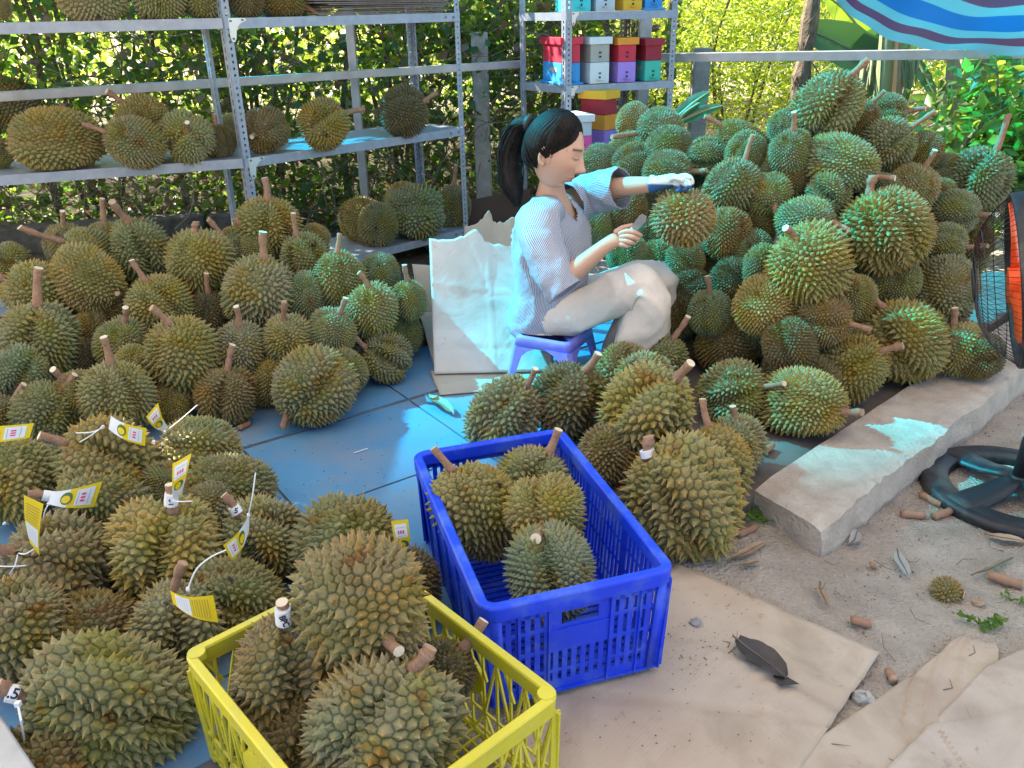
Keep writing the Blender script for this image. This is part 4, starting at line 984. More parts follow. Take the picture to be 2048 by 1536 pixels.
# ---- clothes: lofted rings with folds
def loft(b, rings, n, sub_=5, uvn=60, wr=.006, seed=0, cut=None, wscale=9.0, a0=0.0, fold_=0.0):
    """rings: (centre, axis1*a, axis2*b) ; returns uv list per face corner"""
    rows = cr([list(c)+list(x)+list(y) for c, x, y in rings], sub_); K = len(rows); o_ = len(b.v); V_ = []
    for i, rw in enumerate(rows):
        c, x, y = Vector(rw[0:3]), Vector(rw[3:6]), Vector(rw[6:9])
        for j in range(n):
            a = a0+2*math.pi*j/n; d = x*math.cos(a)+y*math.sin(a); p = c+d
            k = wr*(noise.noise(p*wscale+Vector((seed, 0, 0)))+.6*noise.noise(p*wscale*2.3+Vector((seed, 3, 0))))
            k += fold_*(2.2*(1-abs(math.sin(1.5*a+i*.16+5*noise.noise(p*4+Vector((seed, 7, 0))))))**3+1.2*(1-abs(math.sin(i*.42+a+5*noise.noise(p*5+Vector((2, seed, 0))))))**4-.8)
            V_.append(p+d.normalized()*k)
    F_, UV = [], []
    for i in range(K-1):
        for j in range(n):
            if cut and cut(i/(K-1), j/n): continue
            F_.append((i*n+j, i*n+(j+1) % n, (i+1)*n+(j+1) % n, (i+1)*n+j))
            UV.append([(j/n*uvn, i/K), ((j+1)/n*uvn, i/K), ((j+1)/n*uvn, (i+1)/K), (j/n*uvn, (i+1)/K)])
    b.add(V_, F_); return UV
def build_uv(b, name, m, UV, thick=.003):
    o = b.build(name, m, woman, smooth=True); l = o.data.uv_layers.new(name='UVMap'); k = 0
    for uvs in UV:
        for u in uvs: l.data[k].uv = u; k += 1
    so = o.modifiers.new('t', 'SOLIDIFY'); so.thickness = thick; so.offset = 1
    return o
b = MB(); UV = []
tor = [((1086, 652, 3.03), .190, .150, 0), ((1092, 630, 3.03), .190, .156, 0), ((1102, 590, 3.02), .172, .150, 0), ((1104, 545, 3.02), .170, .150, 0), ((1106, 490, 3.02), .185, .155, 0), ((1104, 450, 3.02), .190, .140, .0), ((1106, 424, 3.02), .165, .105, 0), ((1106, 406, 3.01), .105, .078, 0), ((1105, 396, 3.01), .075, .066, 0)]
rings = []
for (x, y, Y), a, d, tl in tor:
    tilt = (UPV*.96+fv*.12).normalized()
    rings.append((P(x, y, Y), lv*a*.90, (fv*.985-UPV*.12)*d*.93))
# angle: 0 = her left, 90 = front
def vcut(v, u):
    da = abs(((u*360-90+180) % 360)-180); return v > .70 and da < 34*(v-.70)/.30+2
UV += loft(b, rings, 72, 5, 160, .009, 1, vcut, 7, 0.0, .005)
def sleeve(pts, seed, n=40, cnt=80):
    R_ = []
    for i, (p, a, bb) in enumerate(pts):
        T_ = (pts[min(i+1, len(pts)-1)][0]-pts[max(i-1, 0)][0]).normalized(); x = T_.cross(UPV).normalized(); y = x.cross(T_); R_.append((p, x*a, y*bb))
    return loft(b, R_, n, 5, cnt, .008, seed, None, 9, 0.0, .004)
UV += sleeve([(P(1092, 428, 2.95), .070, .075), (P(1076, 444, 2.87), .080, .078), (P(1084, 490, 2.80), .077, .072), (P(1104, 540, 2.745), .074, .068), (P(1122, 572, 2.715), .070, .064), (P(1131, 584, 2.705), .068, .062)], 5)
UV += sleeve([(P(1135, 412, 3.08), .085, .085), (P(1162, 398, 3.14), .088, .082), (P(1195, 384, 3.12), .080, .078), (P(1225, 378, 3.08), .076, .074), (P(1243, 376, 3.055), .074, .072)], 9)
shirt = build_uv(b, 'blouse', M_shirt, UV)
# trousers
b = MB(); UV = []
rings = [(P(1098, 600, 3.03), lv*.140, fv*.115), (P(1100, 632, 3.03), lv*.165, fv*.135), (P(1100, 660, 3.02), lv*.165, fv*.135), (P(1100, 676, 3.02), lv*.12, fv*.10)]
UV += loft(b, rings, 40, 4, 1, .004, 2)
def leg(pts, seed, n=56, wr=.009, ws=6):
    R_ = []; 
    for i, (p, a, bb) in enumerate(pts):
        T_ = (pts[min(i+1, len(pts)-1)][0]-pts[max(i-1, 0)][0]).normalized(); x = lv-T_*lv.dot(T_); x.normalize(); y = T_.cross(x); R_.append((p, x*a, y*bb))
    return loft(b, R_, n, 6, 1, wr, seed, None, ws, 0.0, .0055)
UV += leg([(P(1092, 644, 2.955), .080, .076), (P(1140, 628, 2.91), .082, .078), (P(1205, 602, 2.86), .076, .075), (P(1250, 582, 2.82), .072, .072), (P(1286, 570, 2.80), .066, .066), (P(1300, 594, 2.79), .074, .070), (P(1291, 640, 2.82), .092, .082), (P(1281, 694, 2.86), .112, .094)], 3)
UV += leg([(P(1120, 626, 3.11), .084, .082), (P(1180, 598, 3.11), .082, .080), (P(1240, 572, 3.09), .076, .074), (P(1292, 553, 3.07), .068, .066), (P(1316, 556, 3.06), .064, .062), (P(1320, 590, 3.08), .070, .066), (P(1312, 630, 3.11), .086, .078), (P(1306, 662, 3.13), .092, .080)], 6)
tr = build_uv(b, 'trousers', M_trou, UV, .0025)
for a, t_ in ((J['ra'], J['rt']), (J['la'], J['lt'])):
    b = MB(); d = (t_-a); d.z = 0; d.normalize(); h0 = Vector((a.x, a.y, 0))-d*.055
    s = Vector((-d.y, d.x, 0)); rings = []
    for f_, wv, hh in ((0, .012, .02), (.02, .030, .062), (.06, .036, .070), (.11, .040, .055), (.17, .044, .042), (.215, .036, .030), (.235, .012, .012)):
        rings.append((h0+d*f_+Vector((0, 0, hh*.5+.004)), s*wv, UPV*(hh*.5+.003)))
    loft(b, rings, 20, 4, 1, 0); b.build('shoe', M_shoe, woman, smooth=True)

# ---- head
hs = 1.02
hyaw = math.atan2(fv.y, fv.x)+math.radians(10); hpit = math.radians(20)
Rh = Matrix.Rotation(hyaw, 3, 'Z') @ Matrix.Rotation(hpit, 3, 'Y') @ Matrix.Rotation(math.radians(-3), 3, 'X')
hc_ = P(1108, 300, 2.93)
def H(p): return hc_+Rh @ (Vector(p)*hs)
def gs(x, s): return math.exp(-(x/s)**2)
def headpt(th, ph):
    """th 0 = front, + = her left ; ph latitude"""
    cx_, cy_, cz = math.cos(ph)*math.cos(th), math.cos(ph)*math.sin(th), math.sin(ph)
    x, y, z = cx_*.096, cy_*.076, cz*.118
    if z < .0:
        k = (-z/.118); y *= 1-.30*k**1.4; 
        if cx_ > 0: x *= 1-.10*k**2
        else: x *= 1-.42*k**1.1
        x += .012*k
    if cx_ > 0:
        x += .002
        x -= .006*gs(z-.012, .02)*(gs(abs(y)-.032, .016))            # eye sockets
        x += .005*gs(z-.034, .012)*gs(abs(y)-.028, .024)             # brow
        x += .022*gs(y, .0115)*gs(z+.028, .013)+.015*gs(y, .010)*gs(z+.008, .022)+.006*gs(abs(y)-.011, .007)*gs(z+.035, .008)   # nose
        x += .011*gs(y, .020)*gs(z+.062, .008)+.0115*gs(y, .018)*gs(z+.074, .007)-.004*gs(y, .018)*gs(z+.0675, .003)            # lips
        x -= .004*gs(y, .02)*gs(z+.086, .006); x += .012*gs(y, .024)*gs(z+.102, .014)                                      # chin
        x += .004*gs(abs(y)-.045, .018)*gs(z+.022, .020)             # cheek
        x += .0045*gs(abs(y)-.031, .012)*gs(z-.010, .009)            # lids
    return Vector((x, y, z))
b = MB(); NT, NP = 120, 90; V_, COL = [], []
for i in range(NP+1):
    ph = -math.pi/2+math.pi*i/NP
    for j in range(NT):
        th = 2*math.pi*j/NT; p = headpt(th, ph); V_.append(H(p))
        y, z = p.y, p.z; c = Vector((1, 1, 1))
        if p.x > 0:
            lip = gs(y, .017)*max(gs(z+.062, .006), gs(z+.074, .006)); c = c.lerp(Vector((.78, .25, .25)), min(1, lip*1.2))
            mth = gs(y, .018)*gs(z+.0675, .0016); c = c.lerp(Vector((.3, .12, .12)), mth*.8)
            brow = gs(z-(.036-.10*max(0, abs(y)-.035)), .0038)*(1 if .012 < abs(y) < .050 else 0); c = c.lerp(Vector((.10, .07, .06)), min(1, brow*1.1))
            lash = gs(z-(.0045+.9*(abs(y)-.031)**2*20), .0022)*(1 if .018 < abs(y) < .046 else 0); c = c.lerp(Vector((.05, .03, .03)), lash*.9)
            crease = gs(z-.0155, .0018)*(1 if .019 < abs(y) < .044 else 0); c = c.lerp(Vector((.55, .38, .32)), crease*.5)
            c = c.lerp(Vector((1.0, .72, .66)), .35*gs(abs(y)-.042, .016)*gs(z+.028, .016))
            nst = gs(abs(y)-.0075, .0032)*gs(z+.0405, .0025); c = c.lerp(Vector((.25, .12, .1)), nst*.8)
        COL.append((c.x, c.y, c.z, 1))
F_ = [(i*NT+j, i*NT+(j+1) % NT, (i+1)*NT+(j+1) % NT, (i+1)*NT+j) for i in range(NP) for j in range(NT)]
b.add(V_, F_)
M_face, nt_, bs_ = newmat('face_skin'); at = nt_.nodes.new('ShaderNodeVertexColor'); at.layer_name = 'tone'
mxs = nt_.nodes.new('ShaderNodeMixRGB'); mxs.blend_type = 'MULTIPLY'; mxs.inputs[0].default_value = 1; mxs.inputs[1].default_value = (.55, .33, .24, 1); nt_.links.new(at.outputs[0], mxs.inputs[2]); nt_.links.new(mxs.outputs[0], bs_.inputs['Base Color']); bs_.inputs['Roughness'].default_value = .45
head = b.build('head', M_face, woman, smooth=True)
ca = head.data.color_attributes.new('tone', 'FLOAT_COLOR', 'POINT'); ca.data.foreach_set('color', np.array(COL, np.float32).ravel())
for sgn in (-1, 1):          # ears
    b = MB(); rings = []
    for t_ in np.linspace(0, 1, 13):
        a = math.radians(-110+290*t_); rings.append(H((-.004+.017*math.cos(a)*-1+.0, sgn*(.074+.008*(1-abs(2*t_-1))), -.012+.030*math.sin(a))))
    b.tube(rings, [.0045+.003*gs(t_-.1, .2) for t_ in np.linspace(0, 1, 13)], 8)
    V_ = [H((-.004, sgn*.073, -.012))]+rings; b.add(V_, [(0, i, i+1) for i in range(1, 13)]); b.build('ear', M_skin, woman, smooth=True)
# hair: cap following the skull, combed strands, ponytail
b = MB(); NT, NP = 140, 70; keep = {}
def hairline(th):            # lowest z that carries hair, by azimuth from the front
    a = abs((th+math.pi) % (2*math.pi)-math.pi)
    if a < .35: return .088
    if a < 1.2: return .088-.066*((a-.35)/.85)
    if a < 1.62: return .022-.046*((a-1.2)/.42)
    if a < 1.75: return -.024+.034*((a-1.62)/.13)
    if a < 2.0: return .010-.075*((a-1.75)/.25)
    return -.066
V_, F_ = [], []
for i in range(NP+1):
    ph0 = math.pi/2*(1-i/NP)
    for j in range(NT):
        th = 2*math.pi*j/NT; zl = hairline(th); zmax = .118
        ph = math.pi/2-(math.pi/2-math.asin(max(-1, min(1, zl/.118))))*(i/NP)
        p = headpt(th, ph); p.x = min(p.x, .0965)
        d = Vector((p.x/.096, p.y/.076, p.z/.118)).normalized(); e = (i/NP); th_ = .014*(1-e**(5 if p.x < .0 else 1.8))+.0024
        th_ += .0012*math.sin(th*46+math.sin(ph*5)*3)
        V_.append(H(p+d*th_))
F_ = [(i*NT+j, (i+1)*NT+j, (i+1)*NT+(j+1) % NT, i*NT+(j+1) % NT) for i in range(NP) for j in range(NT)]
b.add(V_, F_)
tie = H((-.098, .0, .052))
rs_ = random.Random(3)
for k in range(340):         # strands combed back to the tie
    th = rs_.uniform(-3.0, 3.0); zl = hairline(th)+.004; ph = math.asin(max(-1, min(1, zl/.118))); p0 = headpt(th, ph); pts = []
    for q in range(7):
        t_ = q/6; p = Vector((p0.x, p0.y, p0.z)).lerp(Vector((-.094, 0, .052)), t_); d = Vector((p.x/.096, p.y/.076, p.z/.118)); 
        L_ = d.length or 1; r_ = 1.0; d = d/L_; s_ = Vector((d.x*.096, d.y*.076, d.z*.118)); s_ += d*(.0125 if q else .003); pts.append(H(s_))
    b.tube(pts, .0014, 4, caps=False)
for k in range(34):          # loose strands at temple and nape
    th = rs_.choice((-1, 1))*rs_.uniform(.5, 3.0); zl = hairline(th); p0 = headpt(th, math.asin(max(-1, min(1, (zl+.01)/.118)))); d = Vector((rs_.uniform(-.9, .1), 0, rs_.uniform(-1, .2))).normalized(); o0 = p0*1.03; b.tube([H(o0), H(o0*1.04+d*.018), H(o0*1.05+d*.040+Vector((0, rs_.gauss(0, .006), -.008)))], [.0008, .0006, .0003], 3, caps=False)
hair = b.build('hair', M_hair, woman, smooth=True)
b = MB(); path = [tie, P(1040, 250, 3.0), P(1024, 285, 3.02), P(1020, 330, 3.02), P(1024, 375, 3.00), P(1034, 412, 2.97)]
rad_ = [.020, .034, .046, .050, .044, .014]
pp = cr([list(p)+[r_] for p, r_ in zip(path, rad_)], 5); b.tube([Vector(q[:3]) for q in pp], [q[3]*.82 for q in pp], 14)
for k in range(260):
    a = rs_.uniform(0, 6.28); rr = .95*rs_.random()**.5; ph = rs_.uniform(-.5, .5); pts = []
    e = rs_.uniform(.8, 1.06)
    for q in range(len(pp)):
        if q/len(pp) > e: break
        c = Vector(pp[q][:3]); r_ = pp[q][3]*(1+.12*math.sin(q*.5+ph*9)); pts.append(c+(Vector((.8, .6, 0))*math.cos(a+ph*q*.08)+Vector((-.5, .6, .3))*math.sin(a+ph*q*.08))*r_*rr)
    b.tube(pts, [.0018]*(len(pts)-1)+[.0006], 4, caps=False)
b.build('ponytail', M_hair, woman, smooth=True)
b = MB(); c = Vector(pp[0][:3]); d = (Vector(pp[2][:3])-c).normalized(); b.tube([c+d*.004, c+d*.022], [.026, .028], 12); b.build('hair_tie', M_black, woman, smooth=True)
# knife
kn = P(1256, 470, 2.735); kt = P(1294, 428, 2.70); kd = (kt-kn).normalized(); ku = kd.cross(_F).normalized()
knife = empty('knife', kn, 'small grey steel knife in the right hand of the woman', 'knife')
M_blade = mat('knife_steel', (.30, .31, .32), (.38, .39, .40), 30, .35, metal=.5)
b = MB(); b.tube([kn-kd*.035, kn+kd*.03], [.009, .0105], 8); b.build('handle', mat('knife_handle', (.40, .38, .36), None, rough=.5), knife, smooth=True)
b = MB(); s0 = kn+kd*.028; pr = [(0, -.011), (.05, -.0135), (.066, -.004), (.062, .012), (.05, .015), (0, .012)]; th = _F*.001
pts = [s0+kd*x+ku*y for x, y in pr]; n_ = 6; b.add([p-th for p in pts]+[p+th for p in pts], [list(range(6)), list(reversed(range(6, 12)))]+[(i, i+6, (i+1) % 6+6, (i+1) % 6) for i in range(6)]); b.build('blade', M_blade, knife)
# ================================================================== DURIANS
def huskmat():
    m, nt, b = newmat('durian_husk'); N, L = nt.nodes, nt.links
    at = N.new('ShaderNodeAttribute'); at.attribute_name = 'tip'
    oi = N.new('ShaderNodeObjectInfo'); tc = N.new('ShaderNodeTexCoord')
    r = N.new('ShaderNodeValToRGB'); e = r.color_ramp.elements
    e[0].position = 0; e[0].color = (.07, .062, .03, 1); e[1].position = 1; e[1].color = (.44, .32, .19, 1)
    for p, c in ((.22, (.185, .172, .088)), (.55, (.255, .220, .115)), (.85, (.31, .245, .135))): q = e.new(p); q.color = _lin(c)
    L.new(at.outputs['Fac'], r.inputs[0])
    ad = N.new('ShaderNodeVectorMath'); ad.operation = 'ADD'; L.new(tc.outputs['Object'], ad.inputs[0])
    ml0 = N.new('ShaderNodeMath'); ml0.operation = 'MULTIPLY'; ml0.inputs[1].default_value = 50; L.new(oi.outputs['Random'], ml0.inputs[0]); L.new(ml0.outputs[0], ad.inputs[1])
    def nzmask(sc, lo, hi, det=3):
        n = N.new('ShaderNodeTexNoise'); n.inputs['Scale'].default_value = sc; n.inputs['Detail'].default_value = det; L.new(ad.outputs[0], n.inputs[0])
        q = N.new('ShaderNodeMapRange'); q.inputs[1].default_value = lo; q.inputs[2].default_value = hi; L.new(n.outputs[0], q.inputs[0]); return q.outputs[0]
    def mix(a, c, fac, mode='MIX'):
        x = N.new('ShaderNodeMixRGB'); x.blend_type = mode; L.new(a, x.inputs[1]); x.inputs[2].default_value = _lin(c)
        if isinstance(fac, float): x.inputs[0].default_value = fac
        else: L.new(fac, x.inputs[0])
        return x.outputs[0]
    c = r.outputs[0]
    c = mix(c, (1.12, .98, .50), nzmask(1.1, .46, .66), 'MULTIPLY')       # yellower flanks
    c = mix(c, (.86, 1.0, .92), nzmask(.9, .44, .62, 2), 'MULTIPLY')     # greener flanks
    c = mix(c, (.80, .55, .42), nzmask(2.2, .58, .72), 'MULTIPLY')        # brown scuffs
    x = N.new('ShaderNodeMixRGB'); x.blend_type = 'MULTIPLY'; x.inputs[0].default_value = 1; L.new(c, x.inputs[1]); L.new(oi.outputs['Color'], x.inputs[2]); c = x.outputs[0]
    c = mix(c, (.03, .022, .016), nzmask(3.5, .64, .73, 6))               # black bruises
    L.new(c, b.inputs['Base Color']); b.inputs['Roughness'].default_value = .42; b.inputs['Specular IOR Level'].default_value = .3
    n3 = N.new('ShaderNodeTexNoise'); n3.inputs['Scale'].default_value = 30; n3.inputs['Detail'].default_value = 4; L.new(tc.outputs['Object'], n3.inputs[0])
    bp = N.new('ShaderNodeBump'); bp.inputs['Strength'].default_value = .25; bp.inputs['Distance'].default_value = .02; L.new(n3.outputs[0], bp.inputs['Height']); L.new(bp.outputs[0], b.inputs['Normal'])
    return m
M_husk = huskmat()
M_stem = mat('durian_stem', (.27, .145, .085), (.37, .22, .14), 7, .8, .5, 25, dirt=(.10, .06, .045), dscale=4, dlo=.56, dhi=.72)
M_cut = mat('cut_wood', (.62, .52, .36), (.72, .63, .47), 5, .8)
M_cutd = mat('cut_wood_dry', (.34, .22, .14), (.44, .31, .21), 5, .85)
def husk_mesh(name, N_, asp, lobes, groove, bulge, h, seed, pear=0.0, strip=None):
    rs = random.Random(seed); pts = []
    for i in range(N_):
        z = 1-2*(i+.5)/N_; a = i*2.399963+rs.uniform(-.35, .35)*math.sqrt(4*math.pi/N_)/max(.2, math.sqrt(1-z*z)); z += rs.uniform(-.35, .35)*2/N_*3
        z = max(-1, min(1, z)); q = math.sqrt(1-z*z); pts.append(Vector((q*math.cos(a), q*math.sin(a), z)))
    bm_ = bmesh.new()
    for p in pts: bm_.verts.new(p)
    res = bmesh.ops.convex_hull(bm_, input=bm_.verts)
    bm_.verts.ensure_lookup_table(); bm_.normal_update()
    bl = [(Vector((rs.gauss(0, 1), rs.gauss(0, 1), rs.gauss(0, 1))).normalized(), rs.uniform(-.3, 1)*bulge) for _ in range(4)]
    th0 = [2*math.pi*(i+rs.uniform(-.22, .22))/lobes+rs.random() for i in range(lobes)] if lobes else []
    gd = [groove*rs.uniform(.5, 1.35) for _ in th0]
    def surf(d):
        s = math.sqrt(max(0, 1-d.z*d.z)); th = math.atan2(d.y, d.x); r_ = 1.0
        for t0, g_ in zip(th0, gd):
            dt = (th-t0+math.pi) % (2*math.pi)-math.pi; r_ -= g_*math.exp(-(dt/.27)**2)*min(1, s*1.25)
        for v, a in bl: r_ += a*math.exp((d.dot(v)-1)*3.5)
        r_ *= 1-pear*d.z*.5
        r_ -= .07*math.exp((abs(d.z)-1)*14)
        p = Vector((d.x*r_, d.y*r_, d.z*r_*asp)); return p
    V_, F_, A_ = [], [], []
    for v in bm_.verts:
        if not v.link_faces: continue
        d = v.co.normalized(); t1 = d.orthogonal().normalized(); t2 = d.cross(t1)
        ring = sorted([f.calc_center_median().normalized() for f in v.link_faces], key=lambda c: math.atan2((c-d).dot(t2), (c-d).dot(t1)))
        c3 = [surf(c) for c in ring]; p = surf(d); n_ = len(c3)
        if n_ < 3: continue
        nn = Vector()
        for i in range(n_): nn += (c3[i]-p).cross(c3[(i+1) % n_]-p)
        nn = (nn.normalized()*.75+d*.35).normalized()
        hh = h*rs.uniform(.78, 1.2)*(.82 if abs(d.z) > .9 else 1)
        tj = (t1*rs.gauss(0, 1)+t2*rs.gauss(0, 1))*h*.13+Vector((0, 0, -h*.07))
        if strip is not None:
            k = d.dot(strip); 
            if k > .25: hh *= .10+.25*max(0, (.45-k)/.2)
        o_ = len(V_)
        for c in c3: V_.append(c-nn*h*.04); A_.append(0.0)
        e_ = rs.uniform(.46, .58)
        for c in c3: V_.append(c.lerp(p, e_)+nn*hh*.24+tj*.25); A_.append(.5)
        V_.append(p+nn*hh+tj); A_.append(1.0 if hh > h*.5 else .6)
        for i in range(n_):
            j = (i+1) % n_
            F_.append((o_+i, o_+j, o_+n_+j, o_+n_+i)); F_.append((o_+n_+i, o_+n_+j, o_+2*n_))
    bm_.free()
    me = bpy.data.meshes.new(name); me.from_pydata([tuple(p) for p in V_], [], F_); me.materials.append(M_husk)
    a_ = me.attributes.new('tip', 'FLOAT', 'POINT'); a_.data.foreach_set('value', A_); me.update()
    return me, surf(Vector((0, 0, 1))).z
HUSK = {}
def addhusk(k, *a, **kw): me, pz = husk_mesh('husk', *a, **kw); HUSK[k] = (me, pz, a[1])
addhusk('a', 648, 1.08, 5, 0.117, 0.140, 0.156, 11)             # round
addhusk('b', 697, 1.16, 5, 0.200, 0.176, 0.156, 12)             # ovate, lobed
addhusk('c', 772, 1.10, 4, 0.367, 0.316, 0.146, 13)             # strongly lobed
addhusk('d', 797, 1.32, 5, 0.183, 0.140, 0.140, 14)             # long
addhusk('e', 672, 1.20, 3, 0.400, 0.281, 0.156, 15, pear=.12)   # pear / kidney
addhusk('f', 500, 1.06, 5, 0.150, 0.176, 0.160, 16)             # coarse round
addhusk('g', 540, 1.28, 5, 0.217, 0.140, 0.155, 17)             # coarse long
addhusk('h', 872, 1.12, 5, 0.167, 0.140, 0.130, 18)             # fine
addhusk('i', 530, 1.14, 4, 0.333, 0.281, 0.158, 19)             # coarse lobed
addhusk('s', 430, 1.02, 5, .05, .05, 0.173, 20, strip=Vector((-.55, -.45, -.45)).normalized())
addhusk('t', 190, 1.0, 0, 0, .02, 0.259, 21)                 # tiny
def stem_mesh(seed, bend, knuckle, dry):
    rs = random.Random(seed); b = MB(); pts = []; rad = []
    for i in range(9):
        t_ = i/8; pts.append(Vector((bend*t_*t_*.5, .06*math.sin(t_*3+seed), t_)))
        r_ = .16*(1.18-.28*min(1, t_*2.2)); 
        if knuckle: r_ *= 1+.34*gs(t_-.72, .09)-.12*gs(t_-.55, .07)
        r_ *= 1+.10*max(0, t_-.8)/.2+rs.uniform(-.05, .05); rad.append(r_)
    b.tube(pts, rad, 10, 0, True, 1)
    me = bpy.data.meshes.new('stem'); me.from_pydata([tuple(p) for p in b.v], [], b.f); me.materials.append(M_stem); me.materials.append(M_cutd if dry else M_cut)
    me.polygons.foreach_set('material_index', b.m); sm = [len(f) == 4 for f in b.f]; me.polygons.foreach_set('use_smooth', sm); me.update(); return me
STEMS = [stem_mesh(i, (.1, -.18, .32, .05, -.3, .2)[i], (True, False, True, False, True, True)[i], (False, False, True, False, True, False)[i]) for i in range(6)]
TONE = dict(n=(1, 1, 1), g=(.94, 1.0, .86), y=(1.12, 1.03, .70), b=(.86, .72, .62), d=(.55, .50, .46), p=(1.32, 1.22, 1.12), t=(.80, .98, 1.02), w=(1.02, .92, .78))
ALL = []
def Yl(x, y): return max(2.3, 2.6+(780-y)*.00267)
def Yr(x, y): return 2.5+(800-y)/600+.0012*max(0, 1600-x)+.001*max(0, x-1600)
def place(x, y, bpx, zone):
    d = ray(x, y)
    kind = zone[0]; arg = zone[1:]
    if kind == 'F' or kind in SH:
        zs = SH[kind] if kind in SH else 0.0
        lift = float(arg) if arg else 0.0
        k = (CAMH-zs-lift)/(bpx/FPX*.97-d.z); return CAM+d*k, k
    if kind == 'Y': Y = float(arg)
    else: Y = (Yl if kind == 'L' else Yr)(x, y)+(float(arg) if arg else 0)
    k = Y/d.y; return CAM+d*k, k
def durian(x, y, bpx, asp, ang, tilt, stem, var, tone, zone, label, group=None, sw=1.0, pos=None, R=None, inbox=None):
    if pos is None: pos, dep = place(x, y, bpx, zone); R = bpx*dep/FPX
    else: dep = FPX*R/bpx if bpx else 3
    if inbox:
        fr_, ww, ll = inbox; q = pos-fr_.o; a_, b_ = q.dot(fr_.u), q.dot(fr_.v); ma, mb_ = max(.01, ww-R*1.34), max(.01, ll-R*1.28)
        pos = fr_.p(max(-ma, min(ma, a_)), max(-mb_, min(mb_, b_)), max(q.z, R*.95+.015)+(.035 if fr_ is bf else 0))
    T_ = (CAM-pos).normalized(); r_ = _R-T_*_R.dot(T_); r_.normalize(); u_ = T_.cross(r_)
    a, t_ = math.radians(ang), math.radians(tilt)
    A = ((r_*math.cos(a)+u_*math.sin(a))*math.cos(t_)+T_*math.sin(t_)).normalized()
    me, pz, masp = HUSK[var]
    kz = asp/masp
    rq = A.to_track_quat('Z', 'Y'); spin = rnd.uniform(0, 6.283)
    M3 = rq.to_matrix() @ Matrix.Rotation(spin, 3, 'Z')
    Rm = R*1.02
    base = Vector((pos.x, pos.y, pos.z-R*.95))
    root = empty('durian', base, label, 'durian', group)
    h = link(bpy.data.objects.new('husk', me)); h.parent = root
    h.matrix_local = Matrix.Translation(pos-base) @ M3.to_4x4() @ Matrix.Diagonal((Rm, Rm, Rm*kz, 1))
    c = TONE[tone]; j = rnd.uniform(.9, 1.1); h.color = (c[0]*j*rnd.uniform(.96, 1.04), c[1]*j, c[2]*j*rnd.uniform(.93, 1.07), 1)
    info = dict(root=root, pos=pos, A=A, R=R, T=T_, pole=pos+A*(pz*Rm*kz-R*.05))
    if stem:
        L_ = stem*.92*rnd.uniform(.88, 1.05)*dep/FPX/max(.35, math.cos(t_)); st_ = link(bpy.data.objects.new('stem', STEMS[rnd.randrange(6)])); st_.parent = root
        rad = max(.0105, min(.0165, .012*R/.11))*sw/.16*rnd.uniform(.9, 1.15)
        lean = Vector((rnd.gauss(0, .15), rnd.gauss(0, .15), 1)); As = (rq.to_matrix() @ lean).normalized(); sr_ = As.to_track_quat('Z', 'Y').to_matrix() @ Matrix.Rotation(rnd.uniform(0, 6.28), 3, 'Z')
        st_.matrix_local = Matrix.Translation(info['pole']-base) @ sr_.to_4x4() @ Matrix.Diagonal((rad, rad, L_, 1))
        info.update(stem=L_, As=As, srad=rad*.16)
    ALL.append(info); return info
D = {}
INBOX = {**{k: (bf, hw, hl) for k in ('C1', 'C2', 'C3', 'C4')}, **{k: (yf, yw, yl) for k in ('Y2', 'Y3', 'Y4', 'Y6')}}
def rows(txt, group):
    for ln in txt.strip().splitlines():
        p, lb = ln.split('|'); q = p.split()
        D[q[0]] = durian(float(q[1]), float(q[2]), float(q[3]), float(q[4]), float(q[5]), float(q[6]), float(q[7]), q[8], q[9], q[10], lb.strip(), group, float(q[11]) if len(q) > 11 else 1.0, inbox=INBOX.get(q[0]))
